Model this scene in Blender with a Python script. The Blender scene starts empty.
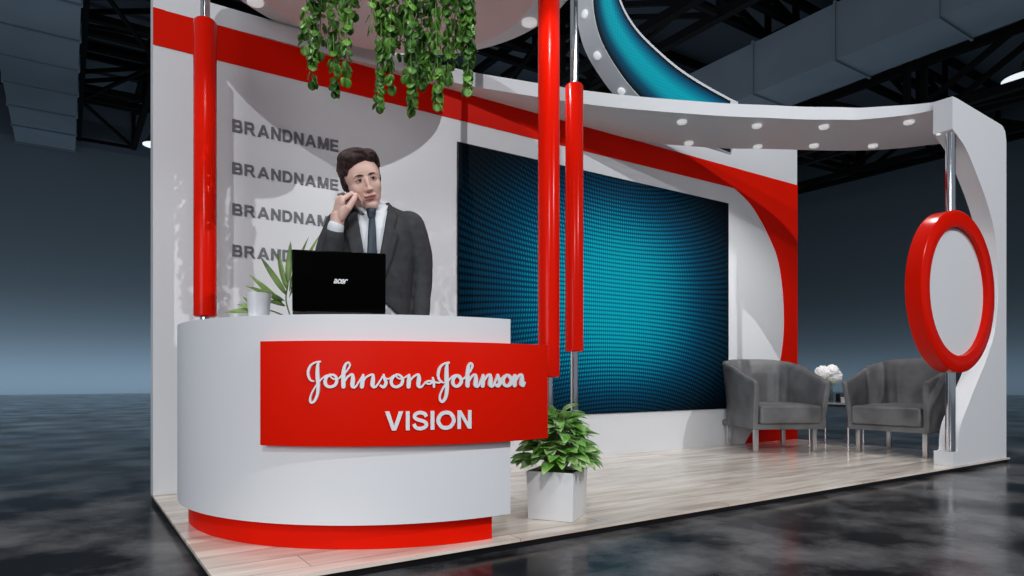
import bpy, bmesh, math, random
from mathutils import Vector, Matrix, Euler, noise
random.seed(7)
PI = math.pi
C = bpy.context.scene.collection
# ---------------------------------------------------------------- camera geometry (platform top is z = 0, +Y runs into the stand)
FPX = 661.0; HORIZ = 377.5; CAMH = 0.65; YAW = math.radians(34.0)
SN, CS = math.sin(YAW), math.cos(YAW)
def ray(px):
    t = (px - 512) / FPX
    return SN + t * CS, CS - t * SN
def on_y(px, py, Y):
    r = ray(px); d = Y / r[1]
    return Vector((d * r[0], Y, CAMH + (HORIZ - py) * d / FPX))
FLOOR = -0.04
YW = 4.11      # front face of the back wall
YF = 2.20      # front plane of the stand

# ---------------------------------------------------------------- materials
def mat(name, col, rough=0.5, metal=0.0, emit=None, es=1.0, spec=None, coat=0.0):
    m = bpy.data.materials.new(name); m.use_nodes = True
    b = m.node_tree.nodes['Principled BSDF']
    b.inputs['Base Color'].default_value = (*col, 1)
    b.inputs['Roughness'].default_value = rough
    b.inputs['Metallic'].default_value = metal
    if spec is not None: b.inputs['Specular IOR Level'].default_value = spec
    if coat: b.inputs['Coat Weight'].default_value = coat; b.inputs['Coat Roughness'].default_value = 0.08
    if emit:
        b.inputs['Emission Color'].default_value = (*emit, 1); b.inputs['Emission Strength'].default_value = es
    return m
def nd(m, t, **kw):
    n = m.node_tree.nodes.new(t)
    for k, v in kw.items():
        if hasattr(n, k): setattr(n, k, v)
        else: n.inputs[k.replace('_', ' ')].default_value = v
    return n
def lk(m, a, b): m.node_tree.links.new(a, b)
def bsdf(m): return m.node_tree.nodes['Principled BSDF']
def mix_noise(m, c1, c2, scale, detail=4, stretch=(1, 1, 1), lo=0.35, hi=0.65, bump=0.0, dist=0.01):
    tc = nd(m, 'ShaderNodeTexCoord'); mp = nd(m, 'ShaderNodeMapping'); mp.inputs['Scale'].default_value = stretch
    nz = nd(m, 'ShaderNodeTexNoise'); nz.inputs['Scale'].default_value = scale; nz.inputs['Detail'].default_value = detail
    cr = nd(m, 'ShaderNodeValToRGB')
    cr.color_ramp.elements[0].position = lo; cr.color_ramp.elements[0].color = (*c1, 1)
    cr.color_ramp.elements[1].position = hi; cr.color_ramp.elements[1].color = (*c2, 1)
    lk(m, tc.outputs['Object'], mp.inputs['Vector']); lk(m, mp.outputs[0], nz.inputs['Vector'])
    lk(m, nz.outputs['Fac'], cr.inputs[0]); lk(m, cr.outputs[0], bsdf(m).inputs['Base Color'])
    if bump:
        bp = nd(m, 'ShaderNodeBump'); bp.inputs['Strength'].default_value = bump; bp.inputs['Distance'].default_value = dist
        lk(m, nz.outputs['Fac'], bp.inputs['Height']); lk(m, bp.outputs[0], bsdf(m).inputs['Normal'])
    return nz, cr
WHITE = mat('white_laminate', (0.76, 0.775, 0.80), 0.3)
WHITE_MATT = mat('white_paint', (0.76, 0.775, 0.80), 0.5)
SOFFIT_W = mat('white_soffit_paint', (0.72, 0.71, 0.72), 0.6)
RED = mat('red_laminate', (0.76, 0.009, 0.001), 0.45, spec=0.06)
RED_GLOSS = mat('red_gloss', (0.72, 0.008, 0.001), 0.2, spec=0.09)
CHROME = mat('chrome', (0.75, 0.76, 0.78), 0.08, 1.0)
STEEL = mat('brushed_steel', (0.72, 0.70, 0.69), 0.28, 1.0)
BLACK = mat('black_plastic', (0.006, 0.006, 0.007), 0.3)
BLACKG = mat('black_gloss', (0.001, 0.001, 0.001), 0.15, spec=0.04)
LAMPW = mat('downlight_glass', (0.9, 0.9, 0.9), 0.4, emit=(0.95, 0.97, 1.0), es=0.35)
GREYTXT = mat('grey_lettering', (0.155, 0.155, 0.17), 0.5)
RED_BOUNCE_WHITE = mat('white_panel_red_bounce', (0.86, 0.66, 0.67), 0.5)  # white panel with the pink of red bounce light painted into its colour
LOGOW = mat('white_lettering', (0.80, 0.83, 0.86), 0.4)
HALLW = mat('hall_wall_paint', (0.085, 0.115, 0.14), 0.75)
HALLC = mat('hall_roof_sheet', (0.058, 0.080, 0.103), 0.8)
DUCT = mat('duct_sheet', (0.105, 0.135, 0.165), 0.6)
mix_noise(DUCT, (0.095, 0.122, 0.15), (0.115, 0.148, 0.18), 0.5)
TRUSS = mat('truss_black_paint', (0.0015, 0.0015, 0.002), 0.8, spec=0.1)
HLAMP = mat('hall_lamp', (0.9, 0.9, 0.9), 0.5, emit=(0.9, 0.95, 1.0), es=0.8)

# dark polished concrete
CONC = mat('dark_concrete', (0.03, 0.03, 0.035), 0.2, spec=0.06)
nz, cr = mix_noise(CONC, (0.012, 0.012, 0.014), (0.18, 0.177, 0.18), 1.9, 12, (1.0, 1.0, 1), 0.42, 0.70)
nz.inputs['Roughness'].default_value = 0.62
nz2 = nd(CONC, 'ShaderNodeTexNoise'); nz2.inputs['Scale'].default_value = 1.6; nz2.inputs['Detail'].default_value = 6
rr = nd(CONC, 'ShaderNodeMapRange'); rr.inputs['From Min'].default_value = .3; rr.inputs['From Max'].default_value = .7
rr.inputs['To Min'].default_value = 0.13; rr.inputs['To Max'].default_value = 0.26
tcc = [n for n in CONC.node_tree.nodes if n.type == 'TEX_COORD'][0]
lk(CONC, tcc.outputs['Object'], nz2.inputs['Vector']); lk(CONC, nz2.outputs['Fac'], rr.inputs['Value']); lk(CONC, rr.outputs[0], bsdf(CONC).inputs['Roughness'])

# pale oak planks
WOOD = mat('pale_wood_planks', (0.6, 0.56, 0.52), 0.16)
m = WOOD; tc = nd(m, 'ShaderNodeTexCoord')
br = nd(m, 'ShaderNodeTexBrick'); br.offset = 0.37; br.offset_frequency = 2
for k, v in (('Scale', 1.0), ('Brick Width', 1.3), ('Row Height', 0.165), ('Mortar Size', 0.0016), ('Mortar Smooth', 0.1), ('Bias', 0.0)): br.inputs[k].default_value = v
br.inputs['Color1'].default_value = (0.76, 0.68, 0.61, 1); br.inputs['Color2'].default_value = (0.93, 0.85, 0.76, 1); br.inputs['Mortar'].default_value = (0.30, 0.27, 0.25, 1)
mp = nd(m, 'ShaderNodeMapping'); mp.inputs['Scale'].default_value = (1.3, 11, 1)
nz = nd(m, 'ShaderNodeTexNoise'); nz.inputs['Scale'].default_value = 1.3; nz.inputs['Detail'].default_value = 8; nz.inputs['Distortion'].default_value = 0.6
cr = nd(m, 'ShaderNodeValToRGB'); cr.color_ramp.elements[0].position = 0.33; cr.color_ramp.elements[0].color = (0.70, 0.63, 0.56, 1)
cr.color_ramp.elements[1].position = 0.62; cr.color_ramp.elements[1].color = (1.12, 1.11, 1.10, 1)
mx = nd(m, 'ShaderNodeMix', data_type='RGBA', blend_type='MULTIPLY'); mx.inputs['Factor'].default_value = 0.85
lk(m, tc.outputs['Object'], br.inputs['Vector']); lk(m, tc.outputs['Object'], mp.inputs['Vector']); lk(m, mp.outputs[0], nz.inputs['Vector']); lk(m, nz.outputs['Fac'], cr.inputs[0])
lk(m, br.outputs['Color'], mx.inputs[6]); lk(m, cr.outputs[0], mx.inputs[7]); lk(m, mx.outputs[2], bsdf(m).inputs['Base Color'])

# LED dot pattern shown on the screens (u, v in metres from the centre of the picture)
def led_material(name, cx, cz, hw, hh, pitch, seam=None):
    m = mat(name, (0.001, 0.001, 0.001), 0.6, spec=0.05)
    tc = nd(m, 'ShaderNodeTexCoord'); sp = nd(m, 'ShaderNodeSeparateXYZ'); lk(m, tc.outputs['Object'], sp.inputs[0])
    def mth(op, a, b=None, clamp=False):
        n = nd(m, 'ShaderNodeMath', operation=op); n.use_clamp = clamp
        for i, v in enumerate((a, b)):
            if v is None: continue
            if isinstance(v, (int, float)): n.inputs[i].default_value = v
            else: lk(m, v, n.inputs[i])
        return n.outputs[0]
    u = mth('DIVIDE', mth('SUBTRACT', sp.outputs[0], cx), hw); v = mth('DIVIDE', mth('SUBTRACT', sp.outputs[2], cz), hh)
    uu = mth('MULTIPLY', u, u); vv = mth('MULTIPLY', v, v)
    wv = mth('MULTIPLY', v, mth('SUBTRACT', 1.0, mth('MULTIPLY', uu, 0.38)))
    wu = mth('MULTIPLY', u, mth('SUBTRACT', 1.0, mth('MULTIPLY', vv, 0.22)))
    su = mth('ABSOLUTE', mth('SINE', mth('MULTIPLY', wu, PI * hw * 2 / pitch / 2 * 1.5)))
    sv = mth('ABSOLUTE', mth('SINE', mth('MULTIPLY', wv, PI * hh * 2 / pitch / 2)))
    dots = mth('MULTIPLY', mth('POWER', su, 0.9), mth('POWER', sv, 1.1))
    r2 = mth('ADD', mth('MULTIPLY', uu, .86), mth('MULTIPLY', mth('POWER', vv, 1.35), 0.72))
    vig = mth('POWER', 2.71828, mth('MULTIPLY', mth('POWER', r2, 1.5), -3.3))
    core = mth('POWER', vig, 1.1)
    val = mth('MULTIPLY', mth('ADD', mth('MULTIPLY', dots, mth('SUBTRACT', 1.0, mth('MULTIPLY', core, 0.45))), mth('MULTIPLY', core, 0.40)), mth('POWER', vig, 0.85))
    cr = nd(m, 'ShaderNodeValToRGB'); e = cr.color_ramp.elements
    e[0].position = 0.0; e[0].color = (0, 0.0005, 0.001, 1); e[1].position = 1.0; e[1].color = (0.0, 0.50, 0.60, 1)
    q = e.new(0.35); q.color = (0.0, 0.060, 0.13, 1)
    lk(m, val, cr.inputs[0]); lk(m, cr.outputs[0], bsdf(m).inputs['Emission Color']); bsdf(m).inputs['Emission Strength'].default_value = 1.0
    return m

LEATHER = mat('grey_leather', (0.10, 0.10, 0.108), 0.5)
mix_noise(LEATHER, (0.095, 0.096, 0.10), (0.185, 0.186, 0.192), 4.5, 6, bump=0.2, dist=0.02)
LEAF = mat('pothos_leaf', (0.10, 0.30, 0.03), 0.32)
mix_noise(LEAF, (0.11, 0.36, 0.03), (0.48, 0.66, 0.30), 20, 4, lo=0.42, hi=0.66)
LEAF2 = mat('ivy_leaf', (0.05, 0.14, 0.015), 0.45)
mix_noise(LEAF2, (0.02, 0.085, 0.004), (0.11, 0.28, 0.03), 9, 3, lo=0.4, hi=0.62)
LEAF3 = mat('palm_leaf', (0.10, 0.2, 0.04), 0.45)
mix_noise(LEAF3, (0.03, 0.085, 0.015), (0.20, 0.32, 0.08), 7, 3)
STEM = mat('green_stem', (0.16, 0.26, 0.07), 0.5)
SOIL = mat('soil', (0.05, 0.035, 0.025), 0.9)
CERAMIC = mat('white_ceramic', (0.78, 0.79, 0.81), 0.25)
PETAL = mat('white_petals', (0.93, 0.91, 0.90), 0.6)
BROW = mat('eyebrow_hair', (0.045, 0.026, 0.022), 0.7)
SKIN = mat('skin', (0.73, 0.47, 0.39), 0.5)
bsdf(SKIN).inputs['Subsurface Weight'].default_value = 0.12; bsdf(SKIN).inputs['Subsurface Scale'].default_value = 0.01
LIP = mat('lip', (0.47, 0.16, 0.15), 0.4)
HAIR = mat('dark_brown_hair', (0.022, 0.014, 0.013), 0.55, spec=.3)
mix_noise(HAIR, (0.012, 0.007, 0.008), (0.060, 0.028, 0.025), 14, 5, (6, 6, 1.0))
SUIT = mat('charcoal_suit', (0.030, 0.030, 0.034), 0.75)
mix_noise(SUIT, (0.024, 0.024, 0.028), (0.038, 0.038, 0.042), 30, 3)
SHIRT = mat('white_shirt', (0.74, 0.76, 0.80), 0.65)
TIE = mat('navy_tie', (0.012, 0.028, 0.048), 0.5)
EYEW = mat('eye_white', (0.6, 0.58, 0.56), 0.2); IRIS = mat('iris', (0.02, 0.012, 0.01), 0.1)
GLASS = mat('clear_glass', (0.9, 0.95, 0.93), 0.02); bsdf(GLASS).inputs['Transmission Weight'].default_value = 1.0; bsdf(GLASS).inputs['IOR'].default_value = 1.3
TABLEG = mat('grey_glass_top', (0.42, 0.44, 0.47), 0.08)
PHONE = mat('silver_phone', (0.45, 0.45, 0.47), 0.3, 0.6)

# ---------------------------------------------------------------- mesh builder
class MB:
    def __init__(s): s.v = []; s.f = []; s.mi = []
    def add(s, vs, fs, mi=0):
        o = len(s.v); s.v += [Vector(x) for x in vs]; s.f += [tuple(i + o for i in f) for f in fs]; s.mi += [mi] * len(fs); return s
    def box(s, c, sz, rot=None, mi=0):
        h = Vector(sz) / 2; R = rot if rot else Matrix.Identity(3); c = Vector(c)
        vs = [c + R @ Vector((x * h.x, y * h.y, z * h.z)) for x in (-1, 1) for y in (-1, 1) for z in (-1, 1)]
        return s.add(vs, [(0, 1, 3, 2), (4, 6, 7, 5), (0, 4, 5, 1), (2, 3, 7, 6), (0, 2, 6, 4), (1, 5, 7, 3)], mi)
    def beam(s, a, b, w, h=None, mi=0):
        a = Vector(a); b = Vector(b); h = h or w; d = (b - a); L = d.length; d.normalize()
        up = Vector((0, 0, 1)) if abs(d.z) < 0.95 else Vector((0, 1, 0))
        x = d.cross(up).normalized(); y = x.cross(d).normalized()
        R = Matrix((x, d, y)).transposed()
        return s.box((a + b) / 2, (w, L, h), R, mi)
    def tube(s, path, rad, n=12, cap=True, mi=0):
        P = [Vector(p) for p in path]
        if isinstance(rad, (int, float)): rad = [rad] * len(P)
        vs = []; fs = []; px = None
        for i, p in enumerate(P):
            t = (P[min(i + 1, len(P) - 1)] - P[max(i - 1, 0)]).normalized()
            if px is None:
                up = Vector((0, 0, 1)) if abs(t.z) < 0.9 else Vector((1, 0, 0)); px = t.cross(up).normalized()
            px = (px - t * px.dot(t)).normalized(); py = t.cross(px)
            for k in range(n):
                a = 2 * PI * k / n; vs.append(p + (px * math.cos(a) + py * math.sin(a)) * rad[i])
        for i in range(len(P) - 1):
            for k in range(n):
                a = i * n + k; b = i * n + (k + 1) % n; fs.append((a, b, b + n, a + n))
        if cap: fs.append(tuple(range(n - 1, -1, -1))); fs.append(tuple(range((len(P) - 1) * n, len(P) * n)))
        return s.add(vs, fs, mi)
    def ell(s, c, r, R=None, nu=20, nv=12, mi=0):
        c = Vector(c); R = R or Matrix.Identity(3); r = Vector(r) if not isinstance(r, (int, float)) else Vector((r, r, r))
        vs = [c + R @ Vector((0, 0, r.z))]; fs = []
        for j in range(1, nv):
            t = PI * j / nv
            for k in range(nu):
                a = 2 * PI * k / nu; vs.append(c + R @ Vector((r.x * math.sin(t) * math.cos(a), r.y * math.sin(t) * math.sin(a), r.z * math.cos(t))))
        vs.append(c + R @ Vector((0, 0, -r.z))); L = len(vs) - 1
        for k in range(nu):
            fs.append((0, 1 + k, 1 + (k + 1) % nu)); b = 1 + (nv - 2) * nu; fs.append((L, b + (k + 1) % nu, b + k))
        for j in range(nv - 2):
            for k in range(nu):
                a = 1 + j * nu + k; b = 1 + j * nu + (k + 1) % nu; fs.append((a, a + nu, b + nu, b))
        return s.add(vs, fs, mi)
    def lathe(s, prof, c=(0, 0, 0), n=40, axis='z', mi=0):
        c = Vector(c); vs = []; fs = []; m = len(prof)
        for k in range(n):
            a = 2 * PI * k / n
            for r, z in prof:
                vs.append(c + (Vector((r * math.cos(a), r * math.sin(a), z)) if axis == 'z' else Vector((r * math.cos(a), z, r * math.sin(a)))))
        for k in range(n):
            for j in range(m - 1):
                a = k * m + j; b = ((k + 1) % n) * m + j
                fs.append((a, b, b + 1, a + 1) if axis == 'z' else (a, a + 1, b + 1, b))
        return s.add(vs, fs, mi)
    def prism(s, poly, d0, d1, plane='xy', mi=0):
        n = len(poly)
        def P(p, d): return {'xy': (p[0], p[1], d), 'xz': (p[0], d, p[1]), 'yz': (d, p[0], p[1])}[plane]
        vs = [P(p, d0) for p in poly] + [P(p, d1) for p in poly]
        fs = [tuple(range(n - 1, -1, -1)), tuple(range(n, 2 * n))] + [(i, (i + 1) % n, (i + 1) % n + n, i + n) for i in range(n)]
        return s.add(vs, fs, mi)
    def build(s, name, mats, parent=None, smooth=False, bevel=0, world=True, seg=2, angle=40, label=None, clean=True):
        me = bpy.data.meshes.new(name)
        vs = s.v
        if parent is not None and world:
            M = rootmat(parent).inverted(); vs = [M @ v for v in vs]
        me.from_pydata([tuple(v) for v in vs], [], s.f)
        if not isinstance(mats, (list, tuple)): mats = [mats]
        for q in mats: me.materials.append(q)
        for p, k in zip(me.polygons, s.mi): p.material_index = k
        if clean:
            bm = bmesh.new(); bm.from_mesh(me)
            bmesh.ops.remove_doubles(bm, verts=bm.verts, dist=1e-5)
            bmesh.ops.recalc_face_normals(bm, faces=bm.faces)
            if bevel:
                ed = [e for e in bm.edges if len(e.link_faces) == 2 and e.calc_face_angle(0) > math.radians(35)]
                bmesh.ops.bevel(bm, geom=ed, offset=bevel, segments=seg, profile=0.6, affect='EDGES')
            bm.to_mesh(me); bm.free()
        if smooth or bevel:
            me.polygons.foreach_set('use_smooth', [True] * len(me.polygons))
            me.set_sharp_from_angle(angle=math.radians(angle))
        o = bpy.data.objects.new(name, me); C.objects.link(o)
        if parent is not None: o.parent = parent
        if label: o['label'] = label
        return o
def rootmat(p):
    M = Matrix.LocRotScale(p.location, p.rotation_euler, p.scale)
    return rootmat(p.parent) @ M if p.parent else M
def thing(name, label, cat, loc=(0, 0, 0), rz=0, group=None):
    o = bpy.data.objects.new(name, None); C.objects.link(o); o.empty_display_size = 0.1
    o.location = loc; o.rotation_euler = (0, 0, rz); tag(o, label, cat, group); return o
def tag(o, label, cat, group=None):
    o['label'] = label; o['category'] = cat
    if group: o['group'] = group
    return o
def struct(o): o['kind'] = 'structure'; return o
def copy_tree(o, parent=None):
    c = o.copy(); C.objects.link(c); c.parent = parent
    for ch in list(o.children): copy_tree(ch, c)
    return c
def mesh_obj(name, me, parent=None, mats=None):
    o = bpy.data.objects.new(name, me); C.objects.link(o); o.parent = parent
    return o
def evaluated(o):
    dg = bpy.context.evaluated_depsgraph_get(); dg.update()
    me = bpy.data.meshes.new_from_object(o.evaluated_get(dg), preserve_all_data_layers=True, depsgraph=dg)
    o.modifiers.clear(); old = o.data; o.data = me; me.name = old.name; return o
def remesh(o, voxel, smooth_it=6, fac=0.5):
    r = o.modifiers.new('r', 'REMESH'); r.mode = 'VOXEL'; r.voxel_size = voxel; r.use_smooth_shade = True
    if smooth_it:
        q = o.modifiers.new('s', 'SMOOTH'); q.factor = fac; q.iterations = smooth_it
    evaluated(o); o.data.polygons.foreach_set('use_smooth', [True] * len(o.data.polygons)); return o
def catmull(P, n=6, closed=False):
    P = [Vector(p) for p in P]; out = []; L = len(P)
    rng = range(L) if closed else range(L - 1)
    for i in rng:
        if closed: a, b, c, d = P[(i - 1) % L], P[i], P[(i + 1) % L], P[(i + 2) % L]
        else:
            b, c = P[i], P[i + 1]; a = P[i - 1] if i > 0 else b * 2 - c; d = P[i + 2] if i + 2 < L else c * 2 - b
        for k in range(n):
            t = k / n; out.append(0.5 * ((2 * b) + (c - a) * t + (2 * a - 5 * b + 4 * c - d) * t * t + (3 * b - a - 3 * c + d) * t ** 3))
    if not closed: out.append(P[-1])
    return out
def glyph_word(word, gap=0.13):
    """heavy grotesque capitals as flat 2-D pieces, 1 unit high"""
    w = .20; out = []; x = 0
    def rib(P, wd=w, n=6):
        Q = catmull([(*p, 0) for p in P], n); L = []; R = []
        for i, p in enumerate(Q):
            a = Q[max(0, i - 1)]; b = Q[min(len(Q) - 1, i + 1)]; t = (b - a).normalized(); nx, ny = -t.y, t.x
            L.append((p.x + nx * wd / 2, p.y + ny * wd / 2)); R.append((p.x - nx * wd / 2, p.y - ny * wd / 2))
        return [[L[i], R[i], R[i + 1], L[i + 1]] for i in range(len(Q) - 1)]
    def rc(a, b, c, d): return [(a, b), (c, b), (c, d), (a, d)]
    h = w / 2
    def bowl(y0, y1, xr): 
        m_ = (y0 + y1) / 2; r = (y1 - y0) / 2
        return [rc(w * .9, y1 - h * .85, xr - r * .9, y1 + h * .85), rc(w * .9, y0 - h * .85, xr - r * .9, y0 + h * .85)] + rib([(xr - r * .92, y1), (xr - r * .3, y1 - r * .10), (xr, m_), (xr - r * .3, y0 + r * .10), (xr - r * .92, y0)], w * .9)
    G = {'I': ([rc(0, 0, w, 1)], w),
     'V': ([[(0, 1), (.23, 1), (.47, .25), (.36, 0)], [(.36, 0), (.47, .25), (.58, 0)], [(.47, .25), (.71, 1), (.94, 1), (.58, 0)]], .94),
     'N': ([rc(0, 0, .19, 1), rc(.61, 0, .80, 1), [(0, 1), (.20, 1), (.80, 0), (.60, 0)]], .80),
     'M': ([rc(0, 0, .18, 1), rc(.80, 0, .98, 1), [(0, 1), (.27, 1), (.49, .28), (.40, 0)], [(.98, 1), (.71, 1), (.49, .28), (.58, 0)], [(.40, 0), (.49, .28), (.58, 0)]], .98),
     'A': ([[(0, 0), (.22, 0), (.49, .80), (.49, 1), (.38, 1)], [(.98, 0), (.76, 0), (.49, .80), (.49, 1), (.60, 1)], rc(.22, .21, .76, .38)], .98),
     'E': ([rc(0, 0, w, 1), rc(w, 0, .74, .17), rc(w, .415, .69, .58), rc(w, .83, .73, 1)], .74),
     'B': ([rc(0, 0, w, 1)] + bowl(.09, .50, .70) + bowl(.50, .91, .66), .80),
     'R': ([rc(0, 0, w, 1)] + bowl(.48, .91, .68) + [[(.36, .46), (.56, .44), (.90, 0), (.66, 0)]], .90),
     'D': ([rc(0, 0, w, 1)] + [rc(w * .9, .83, .40, 1), rc(w * .9, 0, .40, .17)] + rib([(.38, .915), (.62, .82), (.74, .5), (.62, .18), (.38, .085)], w * .93), .84),
     'O': (rib([(.51, .91), (.28, .84), (.11, .62), (.10, .38), (.28, .14), (.51, .08), (.74, .14), (.92, .38), (.91, .62), (.74, .85), (.51, .91)], w), 1.02),
     'S': (rib([(.75, .70), (.66, .85), (.42, .92), (.18, .84), (.13, .68), (.28, .56), (.56, .47), (.73, .36), (.71, .18), (.46, .08), (.20, .13), (.09, .32)], w * .93), .84)}
    for ch in word:
        g, wd = G[ch]
        for poly in g: out.append([(p[0] + x, p[1]) for p in poly])
        x += wd + gap
    tot = x - gap
    return [[(p[0] / tot, p[1]) for p in poly] for poly in out]
def glyph_mesh(name, word, place, m, parent, gap=.13):
    """place(u, v, k): u, v in 0..1 over the word, k = 0 back, 1 front"""
    mb = MB()
    for gi, poly in enumerate(glyph_word(word, gap)):
        n = len(poly); ar = sum(poly[i][0] * poly[(i + 1) % n][1] - poly[(i + 1) % n][0] * poly[i][1] for i in range(n))
        if ar < 0: poly = poly[::-1]
        vs = [place(u, v, 0) for u, v in poly] + [place(u, v, 1 - .045 * (gi % 7)) for u, v in poly]
        mb.add(vs, [tuple(range(n - 1, -1, -1)), tuple(range(n, 2 * n))] + [(i, (i + 1) % n, (i + 1) % n + n, i + n) for i in range(n)])
    return mb.build(name, m, parent, clean=False)
def text_mesh(body, offset=0.0, extrude=0.01, shear=0.0, spacing=1.0):
    cu = bpy.data.curves.new('t', 'FONT'); cu.body = body; cu.size = 1.0; cu.offset = offset; cu.extrude = extrude; cu.shear = shear; cu.space_character = spacing
    cu.resolution_u = 6
    o = bpy.data.objects.new('t', cu); C.objects.link(o)
    dg = bpy.context.evaluated_depsgraph_get(); dg.update()
    me = bpy.data.meshes.new_from_object(o.evaluated_get(dg))
    bpy.data.objects.remove(o); return me
def fit_text(me, w, h, depth):
    """scale lettering to w by h, origin at lower left, facing local +z"""
    xs = [v.co.x for v in me.vertices]; ys = [v.co.y for v in me.vertices]; zs = [v.co.z for v in me.vertices]
    for v in me.vertices:
        v.co = Vector(((v.co.x - min(xs)) / (max(xs) - min(xs)) * w, (v.co.y - min(ys)) / (max(ys) - min(ys)) * h, (v.co.z - min(zs)) / (max(zs) - min(zs)) * depth))
    return me
# ================================================================ SETTING: the exhibition hall
struct(MB().prism([(-25, -14), (31, -14), (31, 33), (-25, 33)], FLOOR - 0.2, FLOOR).build('floor', CONC))
struct(MB().box((3, 33.15, 5.1), (56, 0.3, 10.4)).build('wall_back', HALLW))
struct(MB().box((31.15, 9.5, 5.1), (0.3, 47, 10.4)).build('wall_right', HALLW))
mb = MB().box((3, 9.5, 12.6), (58, 48, 0.2))
for k in range(18): mb.box((3, -13 + k * 2.7, 12.45), (56, 0.12, 0.16))
struct(mb.build('ceiling', HALLC))
struct(MB().box((3, 33.15, 11.4), (56, 0.3, 2.2)).build('trim_1', HALLC))
struct(MB().box((31.15, 9.5, 11.4), (0.3, 47, 2.2)).build('trim_2', HALLC))

# ducts
def duct(x0, x1, z0, z1, y0, y1, pitch, label, ph=0.0):
    t = thing('ventilation_duct', label, 'duct', ((x0 + x1) / 2, (y0 + y1) / 2, z0))
    MB().box(((x0 + x1) / 2, (y0 + y1) / 2, (z0 + z1) / 2), (x1 - x0, y1 - y0, z1 - z0)).build('duct_casing', DUCT, t)
    y = y0 + ph; n = 0
    while y < y1:
        r = MB(); e = 0.035
        for a, b in (((x0 - e, y, z0 - e), (x1 + e, y, z0 - e)), ((x0 - e, y, z1 + e), (x1 + e, y, z1 + e)), ((x0 - e / 2, y, z0 - e), (x0 - e / 2, y, z1 + e)), ((x1 + e / 2, y, z0 - e), (x1 + e / 2, y, z1 + e))):
            r.beam(a, b, 0.05, e * 1.2)
        r.build('flange', DUCT, t); y += pitch
    for k in range(4):
        y = y0 + (k + 0.5) * (y1 - y0) / 4
        for xx in (x0 + .2, x1 - .2): MB().beam((xx, y, z1), (xx, y, 12.4), 0.04).build('hanger', TRUSS, t)
duct(-1.66, 0.31, 10.0, 11.2, 10, 32.9, 2.15, 'long ribbed grey ventilation duct under the roof, left of the stand', 1.2)
duct(15.75, 17.36, 8.5, 9.9, -8, 32.5, 2.35, 'large square grey ventilation duct under the roof, right of the stand', 0.63)

# roof trusses
def truss(a, b, z0, z1, bay, label, wide=0.9, group=None, t_=0.2):
    a = Vector(a); b = Vector(b); d = (b - a); L = d.length; d.normalize(); nrm = Vector((-d.y, d.x, 0))
    t = thing('roof_truss', label, 'truss', ((a.x + b.x) / 2, (a.y + b.y) / 2, z0), group=group)
    n = max(2, round(L / bay))
    for s in (-1, 1):
        o = nrm * wide / 2 * s
        for z in (z0, z1): MB().beam((*(a + o).xy, z), (*(b + o).xy, z), t_, t_).build('chord', TRUSS, t)
    w = MB()
    for i in range(n + 1):
        p = a + d * (L * i / n)
        for s in (-1, 1):
            o = nrm * wide / 2 * s
            w.beam((*(p + o).xy, z0), (*(p + o).xy, z1), t_ * .7)
            if i < n:
                q = a + d * (L * (i + 1) / n); z = (z0, z1) if i % 2 else (z1, z0)
                w.beam((*(p + o).xy, z[0]), (*(q + o).xy, z[1]), t_ * .6)
        w.beam((*(p + nrm * wide / 2).xy, z0), (*(p - nrm * wide / 2).xy, z0), t_ * .55)
        if i < n:
            q = a + d * (L * (i + 1) / n); s = 1 if i % 2 else -1
            w.beam((*(p + nrm * s * wide / 2).xy, z0), (*(q - nrm * s * wide / 2).xy, z0), t_ * .5)
    w.build('web_members', TRUSS, t)
    return t
truss((-24, 22.3, 0), (30.9, 22.3, 0), 10.7, 12.2, 4.4, 'black lattice truss crossing the roof behind the far end of the left duct')
truss((-24, 27.7, 0), (30.9, 27.7, 0), 10.7, 12.2, 4.4, 'black lattice truss crossing the roof nearest the back wall')
truss((-24, 16.9, 0), (30.9, 16.9, 0), 10.7, 12.2, 4.4, 'black lattice truss crossing the roof above the middle of the stand')
truss((-24, 11.5, 0), (30.9, 11.5, 0), 10.7, 12.2, 4.4, 'black lattice truss crossing the roof nearest above the stand')
truss((1.42, -13, 0), (1.42, 32.9, 0), 10.6, 12.1, 4.4, 'black lattice truss running away from the viewer right of the left duct', 2.0)
truss((12.0, -13, 0), (12.0, 32.9, 0), 9.0, 11.0, 4.4, 'black lattice truss running away from the viewer left of the square duct', 1.0)
truss((18.4, -13, 0), (18.4, 32.9, 0), 7.3, 9.0, 3.1, 'black lattice truss running away just beyond the square duct', 0.9)
truss((26.5, -13, 0), (26.5, 32.9, 0), 8.9, 10.4, 3.0, 'black lattice truss running away nearest the right hand hall wall', 0.9)

def high_bay(loc, r, label):
    t = thing('hall_lamp', label, 'lamp', loc, group='round lamps under the hall roof')
    x, y, z = loc
    MB().lathe([(0.0, .46), (.10, .45), (.16, .30), (r * .7, .16), (r, .05), (r, 0.02), (r * .96, 0.02), (r * .96, .05), (0.0, .12)], (x, y, z), 40).build('lamp_shade', TRUSS, t, smooth=True)
    MB().lathe([(0.0, 0.035), (r * .95, 0.035), (r * .95, 0.0), (0.0, -0.01)], (x, y, z), 40).build('diffuser', HLAMP, t, smooth=True)
    MB().tube([(x, y, z + .44), (x, y, 12.45)], 0.02, 8).build('hanging_rod', TRUSS, t)
high_bay((2.33, 23.7, 8.0), 0.36, 'round white hall lamp beside the left edge of the stand wall')
high_bay((19.62, 6.4, 8.0), 0.55, 'round white hall lamp in a dark hood, far right under the roof')

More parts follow.
